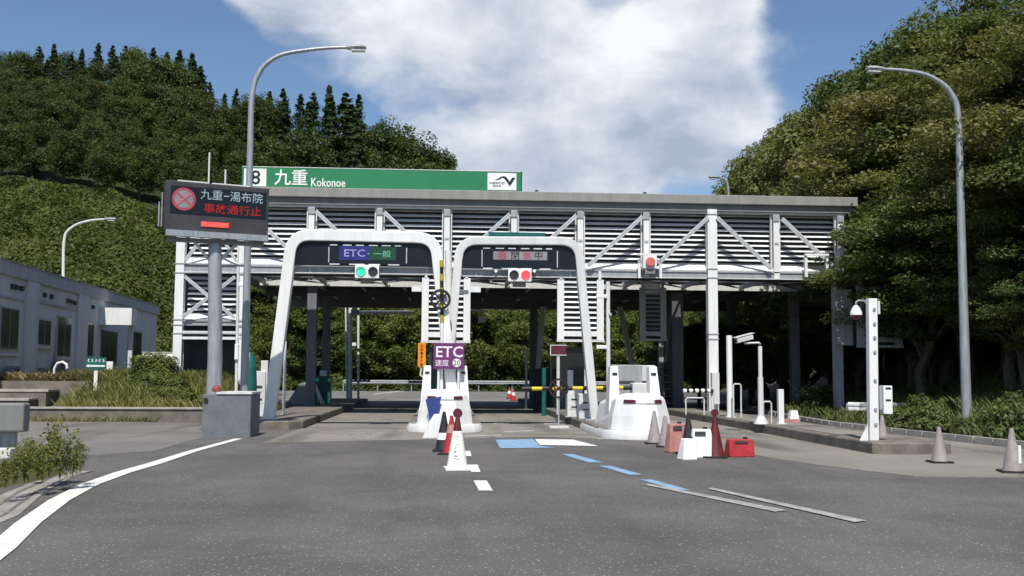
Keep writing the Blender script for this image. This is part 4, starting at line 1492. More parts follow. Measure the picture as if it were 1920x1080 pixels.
MB().tube([(p0.x - .4, 48, p0.z), (p1.x, 48, p1.z)], .05, 8).build('arm', WHITE, e, True)
MB().b2(p0.x + .3, p0.x + .65, 47.9, 48.1, p1.z - .5, p1.z - .2).build('camera', WHITE2, e, bevel=.02)
MB().tube([(p0.x - .3, 48, p0.z), (p0.x - .3, 48, 5.36)], .04, 8).build('hanger', GREY, e)

# ------------------------------------------------------------------ barriers


def ring_disc(c_, r0_, r1_, yy, th, m, name, parent, mcross=None):
    b = MB()
    n = 28
    rings = [[], [], [], []]
    for k in range(n):
        an = 2 * math.pi * k / n
        ca, sa = math.cos(an), math.sin(an)
        for i, (r_, y) in enumerate(((r0_, yy), (r1_, yy), (r1_, yy + th), (r0_, yy + th))):
            rings[i].append((c_.x + r_ * ca, y, c_.z + r_ * sa))
    vs = [v for r_ in rings for v in r_]
    fs = []
    for i in range(4):
        j = (i + 1) % 4
        for k in range(n):
            k2 = (k + 1) % n
            fs.append((i * n + k, i * n + k2, j * n + k2, j * n + k))
    b.add(vs, fs)
    o = b.build(name, m, parent)
    b = MB()
    for s_ in (-1, 1):
        q = r0_ * .76
        b.bar((c_.x - q, yy + th / 2 + .011 * s_, c_.z - q * s_), (c_.x + q, yy + th / 2 + .011 * s_, c_.z + q * s_), .05, .02)
    b.build('cross', mcross or m, o)
    return o


def striped(e, a_, b_, r, n, mats, jit=0):
    a_, b_ = Vector(a_), Vector(b_)
    for k in range(n):
        q0, q1 = a_ + (b_ - a_) * (k / n), a_ + (b_ - a_) * ((k + 1) / n)
        MB().tube([q0, q1], r * (1 if k % 2 else 1.12), 10).build('arm_sleeve', mats[k % len(mats)], e, True)


YB = 32.0
YG = 30.62
t_, b_ = PY(828, 488, YG), PY(828.5, 640, YG)
e = thing('raised_barrier', 'raised yellow and black barrier arm with round black cross plate', 'barrier', (b_.x, YG, .25))
striped(e, (b_.x, YG, PY(828, 604, YG).z), (t_.x, YG, t_.z), .055, 9, [mat('stripe_yellow_shaded', (.40, .30, .03), .55, var=.15), INK])  # yellow darkened in the colour, as shade on this arm
MB().tube([(b_.x, YG, .9), (b_.x, YG, PY(828, 604, YG).z)], .05, 10).build('arm_root', WHITE, e, True)
c_ = PY(826, 562, YG)
ring_disc(c_, .235, .315, YG - .13, .05, INK, 'cross_plate', e)
MB().b2(b_.x - .2, b_.x + .2, YG + .0, YG + .5, .25, 1.2).build('cabinet', WHITE2, e, bevel=.02)
YG = 31.6
q0, q1 = PY(1187, 727, YG), PY(978, 729, YG)
e = thing('lowered_barrier', 'lowered yellow and black barrier arm across the right lane', 'barrier', (q0.x, YG, .25))
striped(e, (q0.x, YG, q0.z), (q1.x, YG, q1.z), .06, 11, [INK, YEL])
c_ = PY(1047, 728, YG)
ring_disc(c_, .25, .31, YG - .14, .05, mat('maroon_plate', (.035, .012, .018), .5), 'cross_plate', e)
MB().b2(q0.x - .05, q0.x + .42, YG - .2, YG + .3, .25, q0.z + .15).build('cabinet', WHITE2, e, bevel=.03)
MB().tube([(c_.x, YG - .1, c_.z - .3), (c_.x, YG - .1, .06)], .025, 8).build('prop_leg', GREY, e)
MB().b2(c_.x - .3, c_.x + .3, YG - .35, YG + .15, .0, .06).build('prop_foot', WHITE2, e)
# rear black and white arms
for (xa, xb, py, Y, lab) in ((1281, 1337, 733, 36.5, 'short black and white barrier arm at the main column'),
                             (652, 694, 714, 58.0, 'far black and white barrier arm left of the ETC sign post'),
                             (765, 800, 716, 58.0, 'far black and white barrier arm just left of the centre nose'),
                             (948, 1000, 722, 58.0, 'far black and white barrier arm beyond the right lane')):
    a_, b_ = PY(xa, py, Y), PY(xb, py, Y)
    e = thing('exit_barrier', lab, 'barrier', (b_.x, Y, 0))
    striped(e, a_, b_, .07, 10, [SIGNW, INK])
    rt_ = b_ if xa != 652 else a_
    MB().tube([(rt_.x, Y + .1, .02), (rt_.x, Y + .1, rt_.z + .1)], .07, 8).build('post', WHITE2, e)

# ------------------------------------------------------------------ toll booths


def booth(cx, y0, label, w=1.35):
    e = thing('toll_booth', label, 'booth', (cx, y0, .25))
    hw_ = w / 2
    MB().b2(cx - hw_, cx + hw_, y0, y0 + 2.6, .25, 1.2).build('lower_wall', TEAL, e)
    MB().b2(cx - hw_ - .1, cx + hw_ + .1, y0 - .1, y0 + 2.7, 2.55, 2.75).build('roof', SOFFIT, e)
    for sx_ in (-1, 1):
        for yy in (y0 + .04, y0 + 2.56):
            MB().b2(cx + sx_ * (hw_ - .04) - .04, cx + sx_ * (hw_ - .04) + .04, yy - .04, yy + .04, 1.2, 2.55).build('corner_post', GREY, e)
        MB().b2(*sorted((cx + sx_ * (hw_ - .05), cx + sx_ * (hw_ - .035))), y0 + .1, y0 + 2.5, 1.21, 2.54).build('window', GLASS, e)
    MB().b2(cx - hw_ + .09, cx + hw_ - .09, y0 + .03, y0 + .045, 1.21, 2.54).build('window', GLASS, e)
    MB().b2(cx - .3, cx + .3, y0 + 1.2, y0 + 1.9, 1.2, 1.9).build('console', DARK, e)
    return e


booth(0, 42.5, 'dark glazed toll booth behind the ETC sign')
booth(5.2, 41.2, 'dark glazed toll booth behind the small red-brown plate')

# red brown plate on post, bollards and cabinets on the right island
YR = 35.5
p0, p1 = PY(1033, 648, YR), PY(1061, 665, YR)
e = thing('maroon_plate_sign', 'small maroon plate with white rim on a pale post', 'sign', ((p0.x + p1.x) / 2, YR, .25))
pl_ = MB().b2(p0.x, p1.x, YR - .02, YR + .02, p1.z, p0.z).build('plate', DRED, e)
b = MB()
b.b2(p0.x - .02, p1.x + .02, YR - .022, YR + .0, p0.z + .002, p0.z + .03)
b.b2(p0.x - .02, p1.x + .02, YR - .022, YR + .0, p1.z - .03, p1.z - .002)
b.b2(p0.x - .03, p0.x - .002, YR - .022, YR + .0, p1.z, p0.z)
b.build('rim', WHITE2, pl_)
MB().tube([((p0.x + p1.x) / 2, YR + .05, .25), ((p0.x + p1.x) / 2, YR + .05, p1.z)], .06, 10).build('post', WHITE2, e, True)


def post_thing(px, top_py, Y, r, zb, label, m=WHITE, name='bollard', cat='bollard', square=False):
    p_ = PY(px, top_py, Y)
    e = thing(name, label, cat, (p_.x, Y, zb))
    if square:
        MB().b2(p_.x - r, p_.x + r, Y - r, Y + r, zb + .015, p_.z).build('shaft', m, e, bevel=.01)
    else:
        MB().tube([(p_.x, Y, zb + .015), (p_.x, Y, p_.z)], r, 14).build('shaft', m, e, True)
    MB().b2(p_.x - r * 1.7, p_.x + r * 1.7, Y - r * 1.7, Y + r * 1.7, zb, zb + .018).build('base_plate', WHITE2, e)
    return e


post_thing(1069, 694, 33.6, .09, .25, 'pale square post beside the round cross plate', WHITE2, square=True)
post_thing(1099, 692, 33.2, .06, .25, 'narrow pale post left of the right arch leg', WHITE2, square=True)
post_thing(987, 655, 48.0, .06, .0, 'thin white post far in the right lane', WHITE2)
post_thing(1463, 730, 29.2, .08, .262, 'short white bollard right of the camera pole', WHITE, square=True)
post_thing(1367, 629, 33.6, .10, .262, 'white round post with hoop beside the main column', WHITE)
for k, (px, py, Y, w_, h_, m, lab) in enumerate(((1078, 745, 33.4, .5, .9, WHITE2, 'grey white cabinet with slots beside lowered barrier root'),
                                            (1098, 738, 32.0, .42, .8, WHITE2, 'low white ticket cabinet near the right nose'),
                                            (1175, 688, 35.2, 1.1, 1.75, GREY, 'tall pale cabinet behind the right nose fins'),
                                            (1212, 690, 36.5, .65, 1.75, WHITE2, 'pale metal cabinet rightmost behind the right nose'),
                                            (1020, 690, 45.0, .9, 1.9, DARK, 'black machine cabinet far beside the right lane'),
                                            (487, 712, 33.2, .36, 1.45, WHITE2, 'stacked pale cabinet at the left arch foot'))):
    p_ = PY(px, py, Y)
    e = thing('equipment_cabinet', lab, 'cabinet', (p_.x, Y, .25 if k != 4 else 0))
    zb = .25 if k != 4 else 0.0
    MB().b2(p_.x - w_ / 2, p_.x + w_ / 2, Y, Y + .5, zb, zb + h_).build('case', m, e, bevel=.02)
    MB().b2(p_.x - w_ * .36, p_.x + w_ * .36, Y - .012, Y - .002, zb + h_ * .3, zb + h_ * .9).build('door', m, e)
    MB().b2(p_.x - w_ * .25, p_.x + w_ * .25, Y - .02, Y - .013, zb + h_ * .62, zb + h_ * .68).build('slot', DARK, e)
    if k in (0, 1, 5):
        MB().b2(p_.x - w_ * .25, p_.x + w_ * .25, Y - .02, Y - .013, zb + h_ * .35, zb + h_ * .40).build('slot', DARK, e)
p_ = PY(500, 693, 32.6)
post_thing(497, 676, 33.4, .11, .25, 'tall pale post left of the left arch foot', WHITE2, square=True)
post_thing(535, 640, 34.5, .05, .25, 'thin pale rod right of the left arch leg', WHITE2)
# teal wrapped post and teal tank
p_ = PY(468, 660, 31.5)
o = MB().lathe((p_.x, 31.5, .0), [(.24, 0), (.25, 1.2), (.22, 1.9), (.15, p_.z - .12), (.06, p_.z)], 14).build('wrapped_bollard', TEAL, None, True)
tag(o, 'tall rounded teal wrapped post beside the lamp pole', 'bollard')
p_ = PY(603, 705, 47)
e = thing('teal_cabinet', 'dark teal cabinet between the grey rear columns', 'cabinet', (p_.x, 47, .25))
MB().b2(p_.x - .35, p_.x + .4, 47, 47.7, .25, 1.5).build('case', TEAL, e, bevel=.02)
MB().b2(p_.x - .1, p_.x + .2, 47.1, 47.4, 1.502, 1.75).build('lamp_box', WHITE2, e)
MB().b2(p_.x - .28, p_.x + .33, 46.985, 46.998, .4, 1.35).build('door', TEAL, e)
p_ = PY(1020, 720, 40)
o = MB().tube([(p_.x, 40, .0), (p_.x, 40, 1.9)], .09, 10).build('teal_post', TEAL, None, True)
tag(o, 'slim teal post beside the dark toll booth', 'post')
# rear slanting posts (seen through the lanes)
for k, (xa, ya, xb, yb, lab) in enumerate(((1018, 575, 1013, 640, 'far slanting grey gantry leg beyond the right lane'), (1162, 575, 1176, 640, 'far slanting pale gantry leg right of the device pole'))):
    a_, b_ = PY(xa, ya, 52), PY(xb, yb, 52)
    t_ = (b_ - a_) / (b_.z - a_.z)
    low = a_ + t_ * (0 - a_.z)
    e = thing('exit_gantry_leg', lab, 'gantry', (low.x, 52, 0))
    MB().bar((a_.x, 52, a_.z), tuple(low), .26, .22).build('leg', WHITE2, e)
    MB().b2(low.x - .3, low.x + .3, 51.7, 52.3, 0, .03).build('foot', GREY, e)

# third island furniture
p_ = PZ(1427, 795, .262)
Yc = p_.y
tp = PY(1425, 649, Yc)
e = thing('camera_pole', 'white pole with bullet security camera pointing left', 'security camera', (p_.x, Yc, .262))
MB().tube([(p_.x, Yc, .27), (tp.x, Yc, tp.z - .9)], [.085, .08], 14).build('pole', WHITE2, e, True)
MB().tube([(tp.x, Yc, tp.z - .9), (tp.x, Yc, tp.z)], .06, 14).build('upper_pole', WHITE2, e, True)
MB().lathe((p_.x, Yc, .262), [(.22, 0), (.22, .02), (.10, .22), (.09, .24)], 12).build('base_cone', WHITE2, e, True)
arm_z = PY(1424, 646, Yc).z
ca_ = PY(1395, 635, Yc)
MB().tube([(tp.x, Yc, arm_z + .02), (tp.x - .05, Yc - .05, arm_z + .05), (ca_.x, Yc - .05, arm_z + .03)], .028, 8).build('bracket', WHITE2, e, True)
h = MB().bar((ca_.x - .28, Yc - .15, ca_.z - .06), (ca_.x + .24, Yc + .02, ca_.z + .07), .16, .17, (0, 0, 1)).build('camera_body', WHITE2, e, bevel=.02)
MB().bar((ca_.x - .34, Yc - .17, ca_.z + .02), (ca_.x + .26, Yc + .03, ca_.z + .17), .20, .015, (0, 0, 1)).build('sunshield', WHITE, h)
MB().tube([(ca_.x - .285, Yc - .152, ca_.z - .062), (ca_.x - .31, Yc - .16, ca_.z - .068)], .05, 10).build('lens', INK, h)
# hoops
for k, (xa, xb, yt, yb, Y, lab) in enumerate(((1286, 1320, 746, 778, 35.5, 'thin grey hoop rail below the short striped arm'),
                                             (1375, 1389, 720, 787, 33.2, 'narrow pale hoop against the white round post'),
                                             (1431, 1446, 753, 795, 29.8, 'small pipe hoop between camera pole and bollard'))):
    a_, b_ = PY(xa, yt, Y), PY(xb, yt, Y)
    o = MB().tube([(a_.x, Y, .26), (a_.x, Y, a_.z - .05), (a_.x + .04, Y, a_.z), (b_.x - .04, Y, a_.z), (b_.x, Y, a_.z - .05), (b_.x, Y, .26)], .025, 8).build('hoop_rail', WHITE2, None, True)
    tag(o, lab, 'rail')
p_ = PY(1488, 770, 30.2)
e = thing('road_lamp_block', 'small white lantern block on a red-brown base behind the bollard', 'lantern', (p_.x, 30.2, .262))
MB().b2(p_.x - .35, p_.x + .16, 30.1, 30.4, .262, .36).build('base', PINK, e)
MB().loft([[(p_.x - .14, 30.1, .362), (p_.x + .14, 30.1, .362), (p_.x + .14, 30.35, .362), (p_.x - .14, 30.35, .362)],
           [(p_.x - .10, 30.14, .62), (p_.x + .10, 30.14, .62), (p_.x + .10, 30.32, .62), (p_.x - .10, 30.32, .62)]]).build('lantern', WHITE, e)
# dome camera post
p_ = PZ(1637, 826, .25)
Yd = p_.y
tp = PY(1634, 560, Yd)
e = thing('dome_camera_post', 'square white post with bolts and hanging dome camera', 'security camera', (p_.x, Yd, .25))
bt = MB()
bt.loft([[(p_.x - .10, Yd - .09, .25), (p_.x + .10, Yd - .09, .25), (p_.x + .10, Yd + .09, .25), (p_.x - .10, Yd + .09, .25)],
         [(tp.x - .10, Yd - .09, tp.z), (tp.x + .10, Yd - .09, tp.z), (tp.x + .10, Yd + .09, tp.z), (tp.x - .10, Yd + .09, tp.z)]])
bt.build('shaft', WHITE, e, bevel=.012)
for py in (580, 607, 633, 660, 713, 767, 795):
    c_ = PY(1634 + (py - 560) * .012, py, Yd)
    MB().tube([(c_.x + .02, Yd - .092, c_.z), (c_.x + .02, Yd - .12, c_.z)], .035, 8).build('bolt', GREY, e, True)
MB().prism([(p_.x - .11, Yd, .25), (p_.x - .3, Yd, .25), (p_.x - .11, Yd, .6)], (0, .03, 0)).build('gusset', WHITE, e)
MB().b2(tp.x + .105, tp.x + .15, Yd - .1, Yd + .1, tp.z - .35, tp.z - .06).build('cover_plate', WHITE2, e)
dc = PY(1605, 580, Yd)
MB().tube([(tp.x - .1, Yd, tp.z - .15), (tp.x - .16, Yd, tp.z - .05), (tp.x - .3, Yd, dc.z + .2), (dc.x, Yd, dc.z + .16), (dc.x, Yd, dc.z + .08)], .02, 8).build('gooseneck', GREY, e, True)
dm = MB().lathe((dc.x, Yd, dc.z - .1), [(.13, -.03), (.13, .03), (.09, .12), (.04, .19)], 16).build('dome_housing', WHITE, e, True)
MB().lathe((dc.x, Yd, dc.z - .13), [(.03, -.1), (.08, -.07), (.11, -.001)], 16).build('dome_glass', DRED, dm, True)
c0_, c1_ = PY(1652, 723, Yd), PY(1670, 776, Yd)
MB().b2(c0_.x, c1_.x, Yd - .12, Yd + .1, c1_.z, c0_.z).build('control_box', WHITE, e, bevel=.01)
MB().b2(tp.x + .11, c0_.x - .002, Yd - .05, Yd + .05, c1_.z + .1, c0_.z - .02).build('bracket', GREY, e)
for py in (728, 750):
    c_ = PY(1661, py, Yd)
    MB().b2(c_.x - .06, c_.x + .06, Yd - .128, Yd - .122, c_.z - .02, c_.z + .02).build('latch', INK, e)

# ------------------------------------------------------------------ cones and weights


def cone(px, base_py, h_, label, m=CONEG, band=True, base_m=RUBBER, top=None, sleeve=None):
    p_ = PZ(px, base_py, 0)
    e = thing('traffic_cone', label, 'traffic cone', (p_.x, p_.y, 0))
    r_ = .15 * h_ / .7
    w_ = .20 * h_ / .7
    x, y = p_.x, p_.y
    ca = random.uniform(-.3, .3)
    MB().box((x, y, .02), (2 * w_, 2 * w_, .04), ca).build('base', base_m, e)
    MB().lathe((x, y, .04), [(r_ * 1.06, 0), (r_, .03), (.045, h_ - .12), (.032, h_ - .04), (.02, h_ - .04)], 18).build('body', m, e, True)
    f = lambda z: r_ + (.045 - r_) * ((z - .03) / (h_ - .15))
    if band:
        MB().b2(x + f(h_ * .32) * .25, x + f(h_ * .32) * .25 + .05, y - f(h_ * .25) - .012, y - f(h_ * .6) * .9, h_ * .22, h_ * .62).build('reflector', SIGNW, e)
    if sleeve:
        z0_, z1_ = sleeve[0] * h_, sleeve[1] * h_
        MB().lathe((x, y, .04), [(f(z0_) + .012, z0_), (f(z1_) + .012, z1_)], 18).build('sleeve', sleeve[2], e, True)
    if top:
        MB().tube([(x, y - .03, h_ + .06), (x, y + .03, h_ + .06)], .075, 14).build('lamp', top, e, True)
        MB().tube([(x, y, h_ - .05), (x, y, h_ + .0)], .02, 8).build('stem', INK, e)
    return e


cone(1227, 832, .80, 'grey faded cone leaning close to the right white nose', CONEG, False)
cone(1247, 838, .72, 'grey cone with white strip next to the right white nose', CONEG, True)
cone(1291, 852, .82, 'black cone between the pink and white weights', mat('cone_black', (.022, .02, .02), .6), False, RUBBER)
cone(1341, 858, .85, 'dark red cone with round dark lamp on top', CONER, False, RUBBER, DRED)
cone(1655, 838, .75, 'pale grey cone at the foot of the dome camera post', CONEG, False)
cone(1762, 868, .70, 'faded orange-grey cone standing alone on the open lane', CONEG, False)
cone(1899, 886, .78, 'grey cone with white strip at the right picture edge', CONEG, True)
cone(832, 846, .85, 'black and white banded cone before the centre nose', mat('cone_black2', (.02, .02, .022), .6), False, RUBBER, None, (.25, .42, SIGNW))
cone(846, 852, .80, 'red and white cone before the centre nose', REDP, False, RUBBER, None, (.5, .72, PINK))
# cone with printed white cover
p_ = PZ(857, 880, 0)
e = thing('covered_cone', 'cone in a white printed cover with a dark round lamp on top', 'traffic cone', (p_.x, p_.y, 0))
x, y = p_.x, p_.y
MB().box((x, y, .02), (.44, .44, .04), .1).build('base', SIGNW, e)
MB().lathe((x, y, .04), [(.19, 0), (.18, .03), (.085, .62), (.08, .63)], 18).build('cover', SIGNW, e, True)
MB().lathe((x, y, .67), [(.076, 0), (.04, .22), (.03, .25)], 14).build('tip', CONER, e, True)
MB().tube([(x, y - .03, .98), (x, y + .03, .98)], .085, 16).build('lamp', DRED, e, True)
rr = random.Random(11)
for k, zz in enumerate((.56, .51, .42, .36, .30, .22, .17)):
    rr_ = .185 - .10 * zz / .62 + .006
    b = MB()
    for j in range(3):
        an = R(-105 + rr.uniform(-14, 10))
        an2 = an + R(rr.uniform(10, 26))
        z_ = zz + j * .013
        b.add([(x + rr_ * math.cos(q), y + rr_ * math.sin(q), z_ + dz) for q, dz in ((an, 0), (an2, 0), (an2, .008), (an, .008))], [(0, 1, 2, 3)])
    b.build('print', REDINK if k < 2 else INK, e)
# white bag at the nose
p_ = PZ(812, 822, 0)
o = MB().loft([[(p_.x - .28, p_.y - .02, .0), (p_.x + .22, p_.y - .02, 0), (p_.x + .22, p_.y + .25, 0), (p_.x - .28, p_.y + .25, 0)],
               [(p_.x - .12, p_.y + .05, .4), (p_.x + .24, p_.y + .05, .4), (p_.x + .24, p_.y + .2, .4), (p_.x - .12, p_.y + .2, .4)],
               [(p_.x + .02, p_.y + .1, .62), (p_.x + .22, p_.y + .1, .62), (p_.x + .22, p_.y + .17, .62), (p_.x + .02, p_.y + .17, .62)]]).build('white_board', WHITE2, None, bevel=.02)
tag(o, 'small leaning white board at the foot of the centre nose', 'board')


def weight(px, py, w_, h_, d_, m, label, rz=0.0, slot=True, lean=.05):
    p_ = PZ(px, py, 0)
    e = thing('barrier_weight', label, 'barrier weight', (p_.x, p_.y, 0))
    ca, sa = math.cos(rz), math.sin(rz)

    def T(a_, b_, z):
        return (p_.x + a_ * ca - b_ * sa, p_.y + a_ * sa + b_ * ca, z)
    hw_, hd = w_ / 2, d_ / 2
    MB().loft([[T(-hw_, -hd, 0), T(hw_, -hd, 0), T(hw_, hd, 0), T(-hw_, hd, 0)],
               [T(-hw_ + lean, -hd + .05, h_ * .75), T(hw_ + lean * .4, -hd + .05, h_ * .75), T(hw_ + lean * .4, hd - .05, h_ * .75), T(-hw_ + lean, hd - .05, h_ * .75)],
               [T(-hw_ + lean + .02, -hd + .06, h_), T(hw_ + lean * .4 - .02, -hd + .06, h_), T(hw_ + lean * .4 - .02, hd - .06, h_), T(-hw_ + lean + .02, hd - .06, h_)]]).build('body', m, e, bevel=.02)
    if slot:
        MB().add([T(-hw_ * .5, -hd + .03, h_ * .78), T(hw_ * .5, -hd + .03, h_ * .78), T(hw_ * .5, -hd + .035, h_ * .92), T(-hw_ * .5, -hd + .035, h_ * .92)], [(0, 1, 2, 3)]).build('handle_slot', DARK, e)
    MB().lathe(T(hw_ * .5, 0, h_ + .0), [(.05, 0), (.05, .035), (.03, .04)], 8).build('filler_cap', INK, e)


weight(1266, 848, .42, .62, .3, PINK, 'pink plastic barrier weight beside the black cone', .25)
weight(1312, 858, .44, .58, .3, SIGNW, 'white plastic barrier weight left of the dark red cone', -.1)
weight(1288, 862, .32, .42, .28, SIGNW, 'low white barrier weight in front of the black cone', .3, False)
weight(1386, 856, .56, .36, .32, REDP, 'red plastic barrier weight rightmost of the group', .15, True, .02)

# far cones
for k, (px, py) in enumerate(((955, 748), (963, 752))):
    cone(px, py, .75, '%s far red cone at the striped arm beyond the right lane' % ('left' if k == 0 else 'right'), REDP, False, RUBBER, None, (.4, .65, SIGNW))

# ------------------------------------------------------------------ guard rails and right kerb


def rail(pts, z0_, h_, label, ends, m=POLEG, posts=2.0):
    e = thing('guard_rail', label, 'guard rail', (pts[0][0], pts[0][1], 0))
    for i in range(len(pts) - 1):
        a_, b_ = Vector((*pts[i], z0_)), Vector((*pts[i + 1], z0_))
        d_ = (b_ - a_).normalized()
        s_ = Vector((-d_.y, d_.x, 0))
        prof = [(.0, -h_ / 2), (.05, -h_ * .35), (.05, -h_ * .15), (0, 0), (.05, h_ * .15), (.05, h_ * .35), (0, h_ / 2), (.015, h_ / 2 + .01), (.07, h_ * .37), (.07, h_ * .13), (.02, 0), (.07, -h_ * .13), (.07, -h_ * .37), (.015, -h_ / 2 - .01)]
        MB().loft([[p_ - s_ * u + Vector((0, 0, v)) for u, v in prof] for p_ in (a_, b_)]).build('beam', m, e)
        n = max(1, int((b_ - a_).length / posts))
        for k in range(n + 1):
            q = a_ + (b_ - a_) * (k / n if n else 0)
            q = q + s_ * .1
            MB().tube([(q.x, q.y, -.1), (q.x, q.y, z0_ + h_ * .4)], .055, 8).build('post', m, e, True)
    return e


g0 = PY(52, 780, 16.2)
e = rail([(g0.x - 5, 16.6), (g0.x - .25, 16.2)], g0.z, .34, 'dark guard rail with box end at the left picture edge', True, GREY)
off = wloc(e)
MB().b2(g0.x - .48, g0.x, 16.05, 16.30, g0.z - .24, g0.z + .2).build('end_box', FASCIA2, e, bevel=.03)
q = PY(12, 830, 16.3)
MB().tube([(q.x, 16.36, .2), (q.x, 16.36, g0.z - .2)], .13, 14).build('end_post', POLEG, e, True)
p_ = PY(12, 850, 16.0)
o = MB().b2(p_.x - .16, p_.x + .1, 15.9, 16.1, p_.z - .08, p_.z + .08).build('marker_block', WHITE2, None, bevel=.015)
tag(o, 'small white concrete marker block below the left guard rail post', 'block')
p0 = PY(1590, 760, 36)
rail([(p0.x, 36), (p0.x + 2.9, 35.0)], PY(1640, 764, 35.5).z, .32, 'grey guard rail end in shade right of the toll island', False, WHITE2)
rail([(-9, 91), (0, 91.5), (9, 91), (18, 90)], .8, .32, 'far guard rail along the foot of the bank beyond the lanes', False, GREY, 3.0)

kp = [(14.2, 19.5), (13.55, 23.5), (13.05, 28), (12.75, 33), (13.2, 39), (15, 50)]
for i in range(len(kp) - 1):
    a_, b_ = Vector((*kp[i], .08)), Vector((*kp[i + 1], .08))
    n = int((b_ - a_).length / .9) + 1
    for k in range(n):
        q0, q1 = a_ + (b_ - a_) * (k / n), a_ + (b_ - a_) * ((k + 1) / n - .012 / 1)
        o = MB().bar(q0, q1, .16, .18, (0, 0, 1)).build('kerbstone', CONC)
        tag(o, None, None, None, 'structure')

# direction sign
YD = 37.0
p0, p1 = PY(161, 670, YD), PY(199, 692, YD)
e = thing('green_direction_sign', 'small green sign with white left arrow on a white post', 'sign', ((p0.x + p1.x) / 2, YD, 1.0))
pa = MB().b2(p0.x, p1.x, YD - .02, YD + .02, p1.z, p0.z).build('panel', TEAL, e)
b = MB()
zc_ = p1.z + .11
b.b2(p0.x + .12, p1.x - .04, YD - .026, YD - .022, zc_ - .03, zc_ + .03)
b.add([(p0.x + .12, YD - .024, zc_ + .06), (p0.x + .02, YD - .024, zc_), (p0.x + .12, YD - .024, zc_ - .06)], [(0, 1, 2)])
b.build('arrow', SIGNW, pa)
rr = random.Random(2)
b = MB()
for k in range(5):
    x_ = p0.x + .06 + k * .13
    for j in range(3):
        b.b2(x_ + rr.uniform(0, .03), x_ + rr.uniform(.06, .1), YD - .026, YD - .022, p0.z - .16 + j * .04, p0.z - .145 + j * .04)
    b.b2(x_ + .04, x_ + .055, YD - .029, YD - .027, p0.z - .17, p0.z - .05)
b.build('lettering', SGL, pa)
MB().b2((p0.x + p1.x) / 2 - .06, (p0.x + p1.x) / 2 + .06, YD + .02, YD + .1, .9, p1.z + .1).build('post', WHITE, e)

# ------------------------------------------------------------------ vegetation


def broad_tree(name, seed, h_, rad, trunk, ncl, nlf, leafm, ll, flat, clr, label, cat, group, upbias=.5, lim=True):
    rng = np.random.default_rng(seed)
    e = thing(name, label, cat, (0, 0, 0), group)
    t = MB()
    top = Vector((rng.normal(0, .3), rng.normal(0, .3), h_ * .78))
    path = [Vector((0, 0, -.6)), Vector((rng.normal(0, .1), rng.normal(0, .1), trunk * .5)), Vector((rng.normal(0, .25), rng.normal(0, .25), trunk)), top]
    t.tube(path, [h_ * .022, h_ * .018, h_ * .014, h_ * .004], 7)
    cen, cz = [], (trunk + h_) / 2
    hz = (h_ - trunk) / 2
    while len(cen) < ncl:
        u = rng.normal(0, 1, 3)
        u /= np.linalg.norm(u)
        q = u * rng.uniform(.35, 1.0) ** .5
        z = cz + q[2] * hz
        shrink = 1 - .35 * max(0, q[2])
        lump = 1 + .22 * math.sin(3 * math.atan2(q[1], q[0]) + seed) + rng.normal(0, .08)
        cen.append((q[0] * rad * shrink * lump, q[1] * rad * shrink * lump, z))
    cen = np.array(cen)
    if lim:
        for c_ in cen[::3]:
            zb = max(trunk * .6, c_[2] - rng.uniform(.25, .5) * h_ * .5)
            f = min(1, zb / h_)
            s_ = Vector((top.x * f, top.y * f, zb))
            cv = Vector(c_)
            md_ = (s_ + cv) / 2 + Vector((0, 0, .08 * h_ * rng.uniform(.2, 1)))
            t.tube([s_, md_, cv], [h_ * .007, h_ * .005, h_ * .002], 5)
    t.build('trunk', BARK, e, True)
    per = nlf // ncl
    cr = clr * rng.uniform(.7, 1.35, ncl)
    u = rng.normal(0, 1, (ncl, per, 3))
    u /= np.linalg.norm(u, axis=2, keepdims=True)
    u *= rng.uniform(.15, 1, (ncl, per, 1)) ** .45
    u[:, :, 2] *= flat
    # droop at rim
    rr_ = np.hypot(u[:, :, 0], u[:, :, 1])
    u[:, :, 2] -= .35 * rr_ ** 2 * (1 - flat)
    C = (cen[:, None, :] + u * cr[:, None, None]).reshape(-1, 3)
    N = u.reshape(-1, 3) * (1 - upbias) + np.array([0, 0, upbias])
    tone = np.clip(np.repeat(rng.uniform(0, 1, ncl), per) * .6 + rng.uniform(0, .4, ncl * per), 0, 1)
    V, Q, T = leaf_arrays(C, N, ll, ll * .55, rng, tone)
    np_mesh('crown', V, Q, leafm, e, T)
    return e


